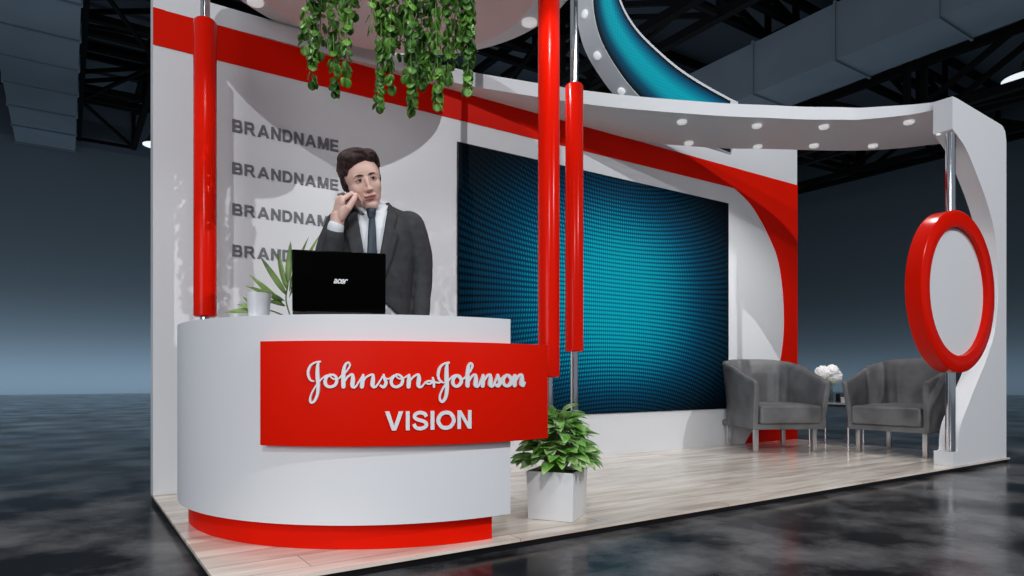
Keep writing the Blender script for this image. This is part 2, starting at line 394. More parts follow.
# ================================================================ THE STAND
X0, X1 = 0.395, 6.36
t = thing('platform', 'low raised platform with a pale wood plank floor under the stand', 'platform', (3.3, 3.1, FLOOR))
plat = [(X0, YF - .01), (X1, YF - .01), (X1 + .04, YW + .12), (X0, YW + .12)]
MB().prism([(x, y) for x, y in plat], -0.012, 0.0).build('plank_floor', WOOD, t, label='pale greyish oak planks laid along the stand')
e = 0.004
MB().prism([(X0 + e/2, YF -.01+ e/2), (X1 - e/2, YF -.01+ e/2), (X1 +.038, YW + .118), (X0 + e/2, YW + .118)], -0.0135, -0.012).build('edge_trim', RED, t, label='thin red edge line')
MB().prism([(X0 + e, YF + e), (X1 - e, YF + e), (X1 - e, YW + .11), (X0 + e, YW + .11)], FLOOR + .001, -0.0135).build('edge_skirting', BLACK, t, label='black edge of the platform')

# back wall
WR = 6.41
t = thing('backdrop_wall', 'tall white stand wall with a red band and grey wording behind the counter', 'wall', (3.4, YW + .05, 0))
prof = [(X0, 0), (WR, 0), (WR, 3.3), (5.55, 3.3), (5.32, 2.80), (X0, 2.80)]
MB().prism([(x, z + .001) for x, z in prof], YW, YW + .12, 'xz').build('wall_panel', WHITE, t)
# red band: straight strip then a swoosh down the right-hand end
arc = [(5.375, 2.487), (5.637, 2.357), (5.879, 2.129), (6.068, 1.873), (6.152, 1.552), (6.176, 1.244), (6.153, 0.984), (6.073, 0.727), (5.92, 0.453), (5.733, 0.206), (5.53, 0.0)]
arc = [tuple(v.xy) for v in catmull([(x, z, 0) for x, z in arc], 5)]
band = [(X0, 2.682), (X0, 2.478)] + arc[:] + [(WR, 0.0), (WR, 2.682)]
mb = MB(); n = len(arc)
mb.prism([(X0, 2.478), (5.375, 2.487), (5.375, 2.682), (X0, 2.682)], YW - .006, YW, 'xz')
for i in range(n - 1):
    a, b = arc[i], arc[i + 1]
    mb.prism([(a[0], a[1]), (b[0], b[1]), (WR, b[1]), (WR, a[1])], YW - .006, YW, 'xz')
mb.prism([(5.375, 2.487), (WR, 2.487), (WR, 2.682), (5.375, 2.682)], YW - .006, YW, 'xz')
mb.build('red_band', RED, t, label='red band sweeping down at its right end')
for k, (zt, zb) in enumerate([(2.158, 2.085), (1.907, 1.840), (1.667, 1.600), (1.426, 1.358)]):
    o = glyph_mesh('wall_lettering', 'BRANDNAME', lambda u, v, k_: Vector((0.803 + u * .632, YW - .0005 - .008 * k_, zb + (zt - zb) * v)), GREYTXT, t, .17); o['label'] = 'grey capital word, ' + ['topmost', 'second', 'third', 'lowest'][k] + ' of four on the wall'

# video wall
t = thing('video_wall', 'huge flat screen showing teal dots fading to black on the back wall', 'screen', (3.84, YW, 1.35))
sx0, sx1, sz0, sz1 = 2.301, 5.274, 0.352, 2.323
MB().box(((sx0 + sx1) / 2, YW - .006, (sz0 + sz1) / 2), (sx1 - sx0, .011, sz1 - sz0)).build('screen_housing', BLACK, t)
LED1 = led_material('video_wall_picture', 0, 0, 1.487, .985, 0.0335)
o = MB().box((0, 0, 0), (sx1 - sx0 - .012, .002, sz1 - sz0 - .012)).build('picture', LED1, t, world=False)
o.location = Vector(((sx0 + sx1) / 2, YW - .013, (sz0 + sz1) / 2)) - t.location

# swooping canopy over the stand
ZS, ZT = 2.68, 2.78
front = [(0.395, 4.105), (0.68, 4.10), (0.94, 4.095), (1.6, 4.065), (2.19, 3.995), (2.37, 3.972), (2.83, 3.86), (3.185, 3.765), (3.60, 3.615), (4.198, 3.352), (4.55, 3.165), (4.83, 3.015), (5.043, 2.874), (5.195, 2.765), (5.354, 2.531), (5.40, 2.39), (5.40, YF + .13)]
back = [(6.30, YF + .13), (6.34, 2.50), (6.30, 2.644), (6.097, 2.962), (5.779, 3.238), (5.169, 3.597), (4.78, 3.83), (4.219, 4.056), (3.9, 4.105)]
fr = [v for v in catmull([(x, y, 0) for x, y in front], 5)]; bk = [v for v in catmull([(x, y, 0) for x, y in back], 5)]
def ztop(p):  # the slab thins a little where it meets the arch
    k = max(0, min(1, (3.0 - p.y) / 0.7)); return ZT - 0.07 * k * k
def zsof(p):
    k = max(0, min(1, (2.75 - p.y) / 0.42)); return ZS - 0.02 * k
t = thing('canopy', 'white curved canopy slab sweeping from the back wall to the front arch', 'canopy', (3.4, 3.4, ZS))
me = bpy.data.meshes.new('canopy_slab'); bm = bmesh.new()
ring = fr + bk
lo = [bm.verts.new(Vector((p.x, p.y, zsof(p))) - t.location) for p in ring]; hi = [bm.verts.new(Vector((p.x, p.y, ztop(p))) - t.location) for p in ring]
n = len(ring)
bm.faces.new(lo); bm.faces.new(hi[::-1])
for i in range(n): bm.faces.new((lo[i], lo[(i + 1) % n], hi[(i + 1) % n], hi[i]))
bmesh.ops.remove_doubles(bm, verts=bm.verts, dist=1e-5); bmesh.ops.triangulate(bm, faces=[f for f in bm.faces if len(f.verts) > 4]); bmesh.ops.recalc_face_normals(bm, faces=bm.faces); bm.to_mesh(me); bm.free()
me.materials.append(WHITE_MATT)
me.polygons.foreach_set('use_smooth', [True] * len(me.polygons)); me.set_sharp_from_angle(angle=math.radians(30))
mesh_obj('canopy_slab', me, t)
def downlight_mb(c, r, axis='z', out=.022):
    x, y, z = c
    return MB().lathe([(0, 0.0), (r * .8, 0.0), (r, .006), (r, out), (0, out)], (x, y, z - out), 24)
for (x, y) in [(4.041, 3.585), (4.46, 3.88), (4.605, 3.304), (5.026, 3.60), (5.071, 3.015), (5.413, 3.31), (5.509, 2.57), (5.84, 3.022), (5.38, 2.27)]:
    z = zsof(Vector((x, y, 0)))
    r = .038
    if (x, y) == (5.38, 2.27): continue
    downlight_mb((x, y, z), r).build('downlight', LAMPW, t, smooth=True, angle=50)

# arch panel at the front right corner
opening = [(5.368, 0.0), (5.368, .106), (5.446, .108), (5.456, .20), (5.49, .295), (5.58, .40), (5.717, .555), (5.93, .78), (6.087, 1.0), (6.14, 1.20), (6.158, 1.427), (6.13, 1.64), (6.077, 1.823), (5.95, 2.01), (5.769, 2.195), (5.58, 2.36), (5.359, 2.463)]
op = [opening[0]] + [tuple(v.xy) for v in catmull([(x, z, 0) for x, z in opening[1:]], 4)]
FR = 6.315; rad = 0.10
outer = [(5.359, 2.70), (5.42, 2.703)] + [(FR - rad + rad * math.sin(a), 2.675 - rad + rad * math.cos(a)) for a in [PI / 2 * k / 8 for k in range(9)]] + [(FR, 0.0)]
t = thing('arch_panel', 'white front arch panel with a curved opening holding the round sign', 'panel', (5.9, YF + .06, 0))
# front and back as quads between the opening and the outline, matched by hand
outer_pts = [(FR, 0.0)] + list(reversed(outer[2:-1])) + [(5.42, 2.703), (5.359, 2.70)]
def resample(P, k):
    L = [0]
    for i in range(1, len(P)): L.append(L[-1] + math.dist(P[i], P[i - 1]))
    r = []
    for q in range(k + 1):
        s_ = L[-1] * q / k; i = max(1, next((w_ for w_ in range(1, len(L)) if L[w_] >= s_ - 1e-9), len(L) - 1)); f = (s_ - L[i - 1]) / max(1e-9, L[i] - L[i - 1])
        r.append((P[i - 1][0] + (P[i][0] - P[i - 1][0]) * f, P[i - 1][1] + (P[i][1] - P[i - 1][1]) * f))
    return r
ka, kb = 60, 24
mid = max(range(len(op)), key=lambda i: op[i][0]); up = [p for p in op[1:] if p[1] > 1.9]; lowp = [p for p in op[1:] if p[1] <= 1.9]
inn_all = resample(op[1:], 80); corner = [p for p in outer_pts]
def match(p):
    # point on the outline seen from the centre of the opening
    c = (5.36, 1.27); dx, dz = p[0] - c[0], p[1] - c[1]; best = None
    for a, b_ in zip(outer_pts[:-1], outer_pts[1:]):
        ex, ez = b_[0] - a[0], b_[1] - a[1]; det = dx * -ez + dz * ex
        if abs(det) < 1e-9: continue
        s_ = ((a[0] - c[0]) * -ez + (a[1] - c[1]) * ex) / det; u_ = (dx * (a[1] - c[1]) - dz * (a[0] - c[0])) / det
        if s_ > 0 and -1e-6 <= u_ <= 1 + 1e-6: best = (a[0] + ex * u_, a[1] + ez * u_)
    if best is None:
        best = (max(5.368, p[0]), 0.0) if p[1] < 1.27 else (p[0], 2.70)
        if p[1] < 1.27: 
            best = (c[0] + dx * (c[1] / -dz), 0.0)
    return best
I_ = inn_all; O_ = [match(p) for p in I_]; O_[0] = (5.368, 0.0); O_[-1] = (5.359, 2.70)
# make sure the true corners are kept
def near(pt, cands): return min(range(len(cands)), key=lambda i: math.dist(pt, cands[i]))
O_[near((FR, 0.0), O_)] = (FR, 0.0)
mb = MB(); vs = []; k = len(I_)
y0, y1 = YF, YF + .13
for p, q in zip(O_, I_): vs += [(p[0], y0, p[1] + .001), (p[0], y1, p[1] + .001), (q[0], y1, q[1] + .001), (q[0], y0, q[1] + .001)]
fs = [(0, 1, 2, 3), tuple((k - 1) * 4 + i for i in (3, 2, 1, 0))]
for j_ in range(k - 1):
    for i in range(4): a = j_ * 4 + i; b = j_ * 4 + (i + 1) % 4; fs.append((a, a + 4, b + 4, b))
mb.add(vs, fs).build('arch', WHITE_MATT, t, smooth=True, angle=30)

downlight_mb((5.375, 2.30, 2.462), .016, out=.012).build('spotlight', LAMPW, t, smooth=True)

# round sign on its pole
t = thing('round_sign', 'blank white round sign with thick red rim on a chrome pole', 'sign', (5.41, 2.235, .11))
MB().tube([(5.41, 2.235, .109), (5.41, 2.235, 2.45)], .033, 20).build('pole', CHROME, t, smooth=True, angle=60)
cx, cz, ro, ri = 5.315, 1.266, .58, .462
MB().lathe([(ri, -.02), (ri, -.055), (ri + .012, -.06), (ro - .012, -.06), (ro, -.05), (ro, .05), (ro - .01, .055), (ri, .055), (ri, -.02)], (cx, 2.185, cz), 96, 'y').build('rim', RED_GLOSS, t, smooth=True, label='thick red rim')
MB().lathe([(0, -.022), (ri - .001, -.022), (ri - .001, .05), (0, .05)], (cx, 2.185, cz), 96, 'y').build('sign_face', WHITE_MATT, t, smooth=True, label='blank white face')

# curved LED arch above the wall
t = thing('curved_screen', 'curved teal display blade with white rim rising above the canopy', 'screen', (4.4, 4.2, 2.81))
outl = [(3.80, 4.55), (3.66, 4.25), (3.585, 3.95), (3.558, 3.74), (3.582, 3.57), (3.655, 3.41), (3.801, 3.257), (4.011, 3.104), (4.35, 2.95), (4.72, 2.865), (5.091, 2.822), (5.30, 2.808)]
inl = [(5.42, 3.33), (5.30, 3.338), (5.005, 3.372), (4.70, 3.42), (4.453, 3.483), (4.142, 3.60), (3.988, 3.695), (3.89, 3.80), (3.85, 3.90), (3.86, 4.1), (3.93, 4.3), (4.03, 4.5)]
OL = [tuple(v.xy) for v in catmull([(x, z, 0) for x, z in outl], 5)]; IL = [tuple(v.xy) for v in catmull([(x, z, 0) for x, z in inl], 5)]
def strip(out, inn, y0, y1, name, m, lab=None):
    k = 60
    def res(P):
        L = [0]
        for i in range(1, len(P)): L.append(L[-1] + math.dist(P[i], P[i - 1]))
        r = []
        for j in range(k + 1):
            s = L[-1] * j / k; i = max(1, next((q for q in range(1, len(L)) if L[q] >= s - 1e-9), len(L) - 1)); f = (s - L[i - 1]) / max(1e-9, L[i] - L[i - 1])
            r.append((P[i - 1][0] + (P[i][0] - P[i - 1][0]) * f, P[i - 1][1] + (P[i][1] - P[i - 1][1]) * f))
        return r
    A = res(out); B = res(inn[::-1]); mb = MB()
    for j in range(k):
        mb.prism([A[j], A[j + 1], B[j + 1], B[j]], y0, y1, 'xz')
    # drop the internal faces
    vs = {}; me_f = []
    return mb, A, B
def strip_solid(out, inn, y0, y1, name, m, lab=None):
    _, A, B = strip(out, inn, y0, y1, name, m); k = len(A); mb = MB(); vs = []
    for p, q in zip(A, B): vs += [(p[0], y0, p[1]), (p[0], y1, p[1]), (q[0], y1, q[1]), (q[0], y0, q[1])]
    fs = [(0, 1, 2, 3), tuple((k - 1) * 4 + i for i in (3, 2, 1, 0))]
    for j in range(k - 1):
        for i in range(4): a = j * 4 + i; b = j * 4 + (i + 1) % 4; fs.append((a, a + 4, b + 4, b))
    mb.add(vs, fs); return mb.build(name, m, t, smooth=True, angle=30, label=lab)
strip_solid(OL, IL, YW - .01, YW + .19, 'blade_casing', WHITE_MATT, 'white casing')
def inset(P, d):
    r = []
    for i, p in enumerate(P):
        a = Vector(P[max(0, i - 1)]); b = Vector(P[min(len(P) - 1, i + 1)]); tg = (b - a).normalized(); nn = Vector((-tg.y, tg.x)); r.append((p[0] + nn.x * d, p[1] + nn.y * d))
    return r
LED2 = led_material('blade_picture', 4.55, 3.15, 1.45, 1.05, 0.03)
# picture that fades to black along the two curved edges
m = LED2
OLi = inset(OL, .006); ILi = [p for p in inset(IL, .028) if p[0] <= 5.31]
_, A, B = strip(OLi, ILi, 0, 0, '', None); me = bpy.data.meshes.new('picture'); K = 10; vs = []; fs = []; uv = []
for p, q in zip(A, B):
    for j in range(K + 1):
        f = j / K; vs.append(Vector((p[0] + (q[0] - p[0]) * f, YW - .014, p[1] + (q[1] - p[1]) * f)) - t.location)
for i in range(len(A) - 1):
    for j in range(K): a = i * (K + 1) + j; fs.append((a, a + K + 1, a + K + 2, a + 1))
nv = len(vs); vs += [v + Vector((0, .003, 0)) for v in vs[:nv]]; fs += [tuple(i + nv for i in f[::-1]) for f in fs]
for i in range(len(A) - 1):
    for j in (0, K): a = i * (K + 1) + j; fs.append((a, a + nv, a + K + 1 + nv, a + K + 1))
me.from_pydata(vs, [], fs); uvl = me.uv_layers.new(name='UVMap')
for l in me.loops:
    i = l.vertex_index % nv; uvl.data[l.index].uv = (i % (K + 1) / K, i // (K + 1) / len(A))
BL = mat('blade_screen', (.004, .005, .006), .35, spec=.2); m = BL
tc = nd(m, 'ShaderNodeUVMap'); sp = nd(m, 'ShaderNodeSeparateXYZ'); lk(m, tc.outputs[0], sp.inputs[0])
cr = nd(m, 'ShaderNodeValToRGB'); e_ = cr.color_ramp.elements
e_[0].position = 0.02; e_[0].color = (0, .0005, .001, 1); e_[1].position = .98; e_[1].color = (0, .0005, .001, 1)
for pz, c in ((.22, (0, .05, .10)), (.42, (0, .25, .32)), (.64, (0, .28, .36)), (.86, (0, .08, .16))): q = e_.new(pz); q.color = (*c, 1)
obj_tc = nd(m, 'ShaderNodeTexCoord'); s2 = nd(m, 'ShaderNodeSeparateXYZ'); lk(m, obj_tc.outputs['Object'], s2.inputs[0])
def sinabs(o_, k):
    a = nd(m, 'ShaderNodeMath', operation='MULTIPLY'); a.inputs[1].default_value = k; lk(m, o_, a.inputs[0])
    b = nd(m, 'ShaderNodeMath', operation='SINE'); lk(m, a.outputs[0], b.inputs[0]); c = nd(m, 'ShaderNodeMath', operation='ABSOLUTE'); lk(m, b.outputs[0], c.inputs[0]); return c.outputs[0]
mu = nd(m, 'ShaderNodeMath', operation='MULTIPLY'); lk(m, sinabs(s2.outputs[0], 100), mu.inputs[0]); lk(m, sinabs(s2.outputs[2], 100), mu.inputs[1])
mr = nd(m, 'ShaderNodeMapRange'); mr.inputs['To Min'].default_value = 1.0; mr.inputs['To Max'].default_value = 1.22; lk(m, mu.outputs[0], mr.inputs['Value'])
vm = nd(m, 'ShaderNodeVectorMath', operation='SCALE'); lk(m, cr.outputs[0], vm.inputs[0]); lk(m, mr.outputs[0], vm.inputs['Scale']); lk(m, sp.outputs[0], cr.inputs[0])
lk(m, vm.outputs[0], bsdf(m).inputs['Emission Color']); bsdf(m).inputs['Emission Strength'].default_value = 1
me.materials.append(BL); mesh_obj('picture', me, t)
for px, pz, ang in ((3.566, 3.66, 95), (3.700, 3.355, 132), (3.975, 3.125, 145)):
    # downlights on the outer curved edge, facing down-left
    a = math.radians(ang); nrm = Vector((-math.sin(a), 0, math.cos(a))) if False else Vector((-math.cos(a - PI / 2), 0, -math.sin(a - PI / 2)))
    c = Vector((px, YW + .09, pz)); q = Vector((0, 0, 1)).rotation_difference(-nrm).to_matrix()
    b = MB().lathe([(0, 0.0), (.028, 0.0), (.034, .006), (.034, .03), (0, .03)], (0, 0, -.02), 24)
    b.v = [c + q @ v for v in b.v]; b.build('downlight', LAMPW, t, smooth=True, angle=50)

# overhead disc above the counter
dc = (1.405, 3.185)
t = thing('overhead_disc', 'large round white ceiling disc hanging over the reception counter', 'disc', (*dc, 2.72))
MB().lathe([(0, 2.80), (.99, 2.80), (1.0, 2.81), (1.0, 2.90), (.99, 2.91), (0, 2.91)], (*dc, 0), 128).build('outer_disc', WHITE_MATT, t, smooth=True, angle=30)
MB().lathe([(0, 2.70), (.755, 2.70), (.76, 2.705), (.76, 2.799), (0, 2.799)], (*dc, 0), 128).build('inner_disc', RED_BOUNCE_WHITE, t, smooth=True, angle=30, label='lower white disc, pink bounce light in its colour')
for a in (4, 64, 124, 184, 244, 304):
    aa = math.radians(a); downlight_mb((dc[0] + .915 * math.cos(aa), dc[1] + .915 * math.sin(aa), 2.80), .045).build('downlight', LAMPW, t, smooth=True, angle=50)

# red pillars on chrome poles
def pillar(x, y, zb, zt, ptop, pr, label):
    t = thing('pillar', label, 'pillar', (x, y, 0), group='red pillars on chrome poles')
    MB().tube([(x, y, 0.001), (x, y, ptop)], pr, 20).build('pole', CHROME, t, smooth=True, angle=60)
    MB().lathe([(pr, zb), (.048, zb), (.056, zb + .006), (.056, zt - .012), (.046, zt), (pr, zt)], (x, y, 0), 40).build('red_sleeve', RED_GLOSS, t, smooth=True, angle=50)
    MB().lathe([(pr, .0015), (.045, .0015), (.045, .008), (pr, .012)], (x, y, 0), 32).build('base_flange', CHROME, t, smooth=True)
pillar(.60, 3.748, .965, 2.51, 2.80, .024, 'red sleeved chrome pillar nearest the left end of the counter')
pillar(2.062, 2.718, .65, 2.74, 2.80, .022, 'thick red sleeved pillar just right of the counter sign')
pillar(2.61, 3.18, .81, 2.464, 3.6, .024, 'shorter red sleeved pillar in front of the teal screen with chrome showing at both ends')
# ================================================================ RECEPTION COUNTER (sector of a drum)
cc = Vector((1.41, 3.21, 0))
def arcpts(r, a0, a1, n): return [(cc.x + r * math.cos(math.radians(a0 + (a1 - a0) * k / n)), cc.y + r * math.sin(math.radians(a0 + (a1 - a0) * k / n))) for k in range(n + 1)]
def sector(name, r0, r1, a0, a1, z0, z1, m, root, bevel=0, label=None, n=72, rgt=None):
    mb = MB(); O = arcpts(r1, a0, a1, n); I = arcpts(r0, a0, a1, n)
    vs = []
    for p, q in zip(O, I): vs += [(*p, z0), (*p, z1), (*q, z1), (*q, z0)]
    fs = [(0, 1, 2, 3), tuple(n * 4 + i for i in (3, 2, 1, 0))]
    for j in range(n):
        for i in range(4): a = j * 4 + i; b = j * 4 + (i + 1) % 4; fs.append((a, a + 4, b + 4, b))
    mb.add(vs, fs); return mb.build(name, m, root, smooth=True, bevel=bevel, label=label, angle=35)
A0, A1 = 172, 274.3
t = thing('reception_counter', 'curved white reception counter on a recessed red plinth', 'counter', (1.0, 2.7, 0))
sector('counter_body', .86, 1.0, A0, A1, .101, .885, WHITE_MATT, t)
sector('worktop', .72, .8598, A0, A1, .855, .885, WHITE, t)
sector('plinth', .87, .955, A0 + 2, A1 - 3.5, .001, .101, RED, t, label='recessed red plinth')

# red curved sign on the counter
RS = 1.035
def ang_at(px, R=RS):
    r = ray(px); a = r[0] ** 2 + r[1] ** 2; b = -2 * (r[0] * cc.x + r[1] * cc.y); c_ = cc.x ** 2 + cc.y ** 2 - R * R
    d = (-b - math.sqrt(b * b - 4 * a * c_)) / (2 * a); return math.degrees(math.atan2(d * r[1] - cc.y, d * r[0] - cc.x)) % 360, d
def on_sign(px, py, R):
    an, d = ang_at(px, R); return an, CAMH + (HORIZ - py) * d / FPX
a_l = ang_at(260)[0]; a_r = 284.6
S = thing('counter_sign', 'curved red counter sign with white script and block lettering', 'sign', (1.1, 2.2, .4))
sector('sign_board', 1.0015, RS, a_l, a_r, .397, .785, RED, S, bevel=.002)
def cyl(an, z, R): a = math.radians(an); return Vector((cc.x + R * math.cos(a), cc.y + R * math.sin(a), z))
def script(name, strokes, conv, label, bold=1.08):
    """pen strokes [(x, y, pen width)] in drawing units; conv gives angle and height on the sign"""
    mb = MB()
    for st in strokes:
        P = catmull([(x, y, w * bold) for x, y, w in st], 7)
        L = []; Rr = []; n = len(P)
        for i, p in enumerate(P):
            a = P[max(0, i - 1)]; b = P[min(n - 1, i + 1)]; tx, ty = b.x - a.x, b.y - a.y; l = math.hypot(tx, ty) or 1
            nx, ny = -ty / l, tx / l; w = p.z / 2
            L.append((p.x + nx * w, p.y + ny * w)); Rr.append((p.x - nx * w, p.y - ny * w))
        # round ends
        vs = []; fs = []
        for q in (L, Rr):
            for R in (RS + .0005, RS + .007):
                for (x, y) in q: an, z = conv(x, y, RS); vs.append(cyl(an, z, R))
        # layout: L low, L high, R low, R high
        for i in range(n - 1):
            fs += [(n + i, n + i + 1, 3 * n + i + 1, 3 * n + i), (i, i + 1, n + i + 1, n + i), (2 * n + i, 3 * n + i, 3 * n + i + 1, 2 * n + i + 1), (i, 2 * n + i, 2 * n + i + 1, i + 1)]
        fs += [(0, n, 3 * n, 2 * n), (n - 1, 3 * n - 1, 4 * n - 1, 2 * n - 1)]
        mb.add(vs, fs)
        for e_ in (st[0], st[-1]):
            m_ = 10; c0 = [(e_[0] + e_[2] * bold / 2 * math.cos(2 * PI * k / m_), e_[1] + e_[2] * bold / 2 * math.sin(2 * PI * k / m_)) for k in range(m_)]
            vs = []
            for R in (RS + .0005, RS + .0068): 
                for (x, y) in c0: an, z = conv(x, y, RS); vs.append(cyl(an, z, R))
            mb.add(vs, [tuple(range(m_)), tuple(range(2 * m_ - 1, m_ - 1, -1))] + [(k, (k + 1) % m_, (k + 1) % m_ + m_, k + m_) for k in range(m_)])
    o = mb.build(name, LOGOW, S, label=label, clean=False)
    bm = bmesh.new(); bm.from_mesh(o.data); bmesh.ops.recalc_face_normals(bm, faces=bm.faces); bm.to_mesh(o.data); bm.free()
    return o
J1 = [(172, 215, 9), (165, 195, 8), (130, 188, 11), (115, 160, 14), (125, 110, 14), (155, 82, 11), (190, 74, 11), (180, 110, 16), (178, 170, 22), (180, 230, 22), (175, 290, 18), (150, 332, 16), (130, 325, 11), (135, 285, 9), (165, 235, 8), (205, 185, 8), (238, 158, 9)]
word1 = [
 [(195, 75, 12), (168, 79, 10), (138, 98, 13), (122, 130, 15), (122, 165, 13), (135, 192, 10), (155, 200, 8)],
 [(186, 76, 10), (180, 110, 18), (180, 170, 22), (184, 225, 20), (180, 280, 17), (163, 322, 15), (144, 337, 13), (133, 325, 12), (138, 290, 10), (160, 245, 9), (195, 198, 9), (228, 168, 9), (262, 156, 10)],
 [(262, 157, 12), (236, 178, 18), (228, 205, 19), (238, 228, 17), (262, 236, 16), (290, 225, 18), (302, 198, 18), (295, 170, 14), (275, 158, 12), (262, 168, 9), (285, 186, 9), (315, 182, 9), (345, 150, 10)],
 [(345, 160, 10), (372, 125, 10), (386, 98, 10), (376, 80, 10), (358, 92, 14), (346, 130, 20), (344, 180, 24), (345, 234, 24)],
 [(350, 205, 11), (372, 172, 12), (400, 156, 14), (405, 185, 24), (402, 228, 24), (420, 236, 13), (445, 200, 10), (470, 158, 12)],
 [(470, 160, 14), (466, 195, 24), (462, 234, 24)],
 [(466, 205, 11), (492, 172, 12), (530, 158, 14), (532, 190, 24), (530, 226, 24), (548, 236, 13), (575, 200, 10), (600, 158, 10)],
 [(600, 160, 14), (604, 180, 16), (615, 210, 20), (600, 236, 18), (580, 228, 14)],
 [(606, 178, 10), (630, 185, 9), (665, 162, 10)],
 [(680, 158, 12), (656, 178, 18), (648, 205, 19), (658, 228, 17), (682, 236, 16), (710, 222, 18), (720, 195, 18), (712, 170, 14), (690, 157, 12), (680, 168, 9), (700, 184, 9), (730, 178, 9), (758, 160, 10)],
 [(762, 160, 14), (760, 195, 24), (758, 234, 24)],
 [(762, 205, 11), (788, 172, 12), (820, 157, 14), (824, 185, 24), (820, 226, 22), (838, 236, 13), (862, 212, 9), (880, 204, 8)],
]
def conv1(x, y, R): return on_sign(290 + x / 6.4, 350 + y / 6.4, R)
amp = [[(862, 208, 8), (885, 198, 9), (905, 200, 9), (900, 214, 9), (878, 216, 8), (866, 206, 8)], [(912, 178, 9), (918, 205, 12), (920, 236, 10)], [(900, 204, 9), (925, 205, 9), (950, 210, 8), (968, 200, 8)]]
script('script_word', word1, conv1, 'first white script word')
script('ampersand', amp, conv1, 'small white plus shaped ampersand', 1.35)
word2 = [
 [(278, 73, 11), (255, 78, 9), (230, 98, 12), (219, 130, 14), (220, 160, 12), (235, 182, 9), (250, 188, 7)],
 [(270, 74, 10), (266, 110, 17), (266, 165, 20), (268, 220, 18), (262, 268, 15), (245, 296, 13), (230, 290, 11), (228, 262, 9), (245, 222, 8), (275, 178, 8), (305, 150, 9), (325, 144, 9)],
 [(325, 146, 12), (306, 165, 15), (302, 190, 16), (315, 208, 14), (335, 205, 15), (350, 185, 16), (346, 158, 13), (330, 145, 10), (345, 168, 8), (368, 162, 8), (392, 132, 9)],
 [(388, 140, 9), (406, 112, 10), (414, 88, 10), (404, 76, 10), (392, 90, 13), (386, 130, 17), (386, 170, 19), (386, 206, 19)],
 [(390, 185, 10), (408, 155, 11), (430, 142, 12), (434, 170, 19), (432, 202, 19), (446, 208, 11), (462, 178, 9), (476, 144, 11)],
 [(476, 146, 13), (474, 175, 19), (472, 206, 19)],
 [(476, 185, 10), (494, 155, 11), (514, 142, 12), (518, 170, 19), (516, 200, 19), (530, 208, 11), (545, 180, 9), (560, 142, 9)],
 [(560, 144, 12), (564, 162, 14), (572, 188, 17), (560, 207, 15), (546, 200, 12)],
 [(564, 162, 9), (580, 166, 8), (600, 148, 9)],
 [(612, 143, 11), (594, 162, 15), (590, 185, 16), (600, 204, 14), (620, 205, 15), (636, 188, 16), (634, 160, 13), (618, 144, 11), (628, 164, 8), (644, 162, 8), (656, 146, 9)],
 [(658, 146, 13), (656, 175, 18), (655, 204, 18)],
 [(658, 185, 10), (674, 155, 11), (694, 142, 12), (698, 168, 18), (696, 198, 18), (706, 206, 10), (714, 186, 7)],
]
def conv2(x, y, R): return on_sign(400 + x / 5.76, 350 + y / 5.76, R)
script('script_word', word2, conv2, 'second white script word', 1.2)
# VISION, set in heavy capitals and bent round the sign
al, ar = ang_at(385)[0], ang_at(471)[0]
zt_, zb_ = 0.5 * (on_sign(385, 412, RS)[1] + on_sign(471, 409.5, RS)[1]), 0.5 * (on_sign(385, 430.5, RS)[1] + on_sign(471, 428.5, RS)[1])
glyph_mesh('block_word', 'VISION', lambda u, v, k_: cyl(al + (ar - al) * u, zb_ + (zt_ - zb_) * v, RS + .0005 + .006 * k_), LOGOW, S, .13)['label'] = 'white capital word below the script'

# ================================================================ LAPTOP
t = thing('laptop', 'open black laptop standing on the counter, lid back towards the viewer', 'laptop', (0.868, 2.467, .886), -math.radians(19.5))
W = .345
MB().box((0, .115, .013), (W, .22, .020)).build('base', BLACK, t, bevel=.004, world=False)
mb = MB()
for r_ in range(5):
    for c_ in range(13): mb.box((-.15 + c_ * .025, .06 + r_ * .024 + .03, .0245), (.020, .019, .003))
mb.build('keyboard', BLACKG, t, world=False)
tilt = Matrix.Rotation(math.radians(6), 3, 'X')
lid = MB().box((0, 0, .1165), (W, .013, .229)); lid.v = [tilt @ v + Vector((0, .0, .012)) for v in lid.v]
o = lid.build('lid', BLACKG, t, bevel=.005, seg=3, world=False)
sc = MB().box((0, .0072, .118), (W - .03, .001, .198)); sc.v = [tilt @ v + Vector((0, .0, .012)) for v in sc.v]
sc.build('screen', BLACKG, t, world=False)
MB().tube([(-.12, .004, .014), (.12, .004, .014)], .009, 12).build('hinge', BLACK, t, world=False, smooth=True)
me = fit_text(text_mesh('acer', 0.03, 0.02, 0.35, 0.92), .053, .018, .0015)
for v in me.vertices: v.co = tilt @ (Vector((-.022 + v.co.x, -.0066 - v.co.z, .110 + v.co.y))) + Vector((0, 0, .012))
me.materials.append(mat('logo_silver', (.8, .8, .82), .3)); mesh_obj('lid_logo', me, o)['label'] = 'small silver slanted logo'

# cup
t = thing('cup', 'plain white tapered cup on the counter left of the laptop', 'cup', (.630, 2.718, .886))
MB().lathe([(0, .001), (.036, .001), (.038, .004), (.047, .092), (.0475, .095), (.0455, .095), (.044, .09), (.036, .008), (0, .008)], (0, 0, 0), 40).build('cup_body', CERAMIC, t, smooth=True, world=False, angle=50)
mb = MB().tube([(.044 * math.cos(.9) + .0, .044 * math.sin(.9), .07), (.066 * math.cos(.9), .066 * math.sin(.9), .068), (.074 * math.cos(.9), .074 * math.sin(.9), .048), (.062 * math.cos(.9), .062 * math.sin(.9), .028), (.04 * math.cos(.9), .04 * math.sin(.9), .026)], .004, 8)
mb.build('handle', CERAMIC, t, smooth=True, world=False)

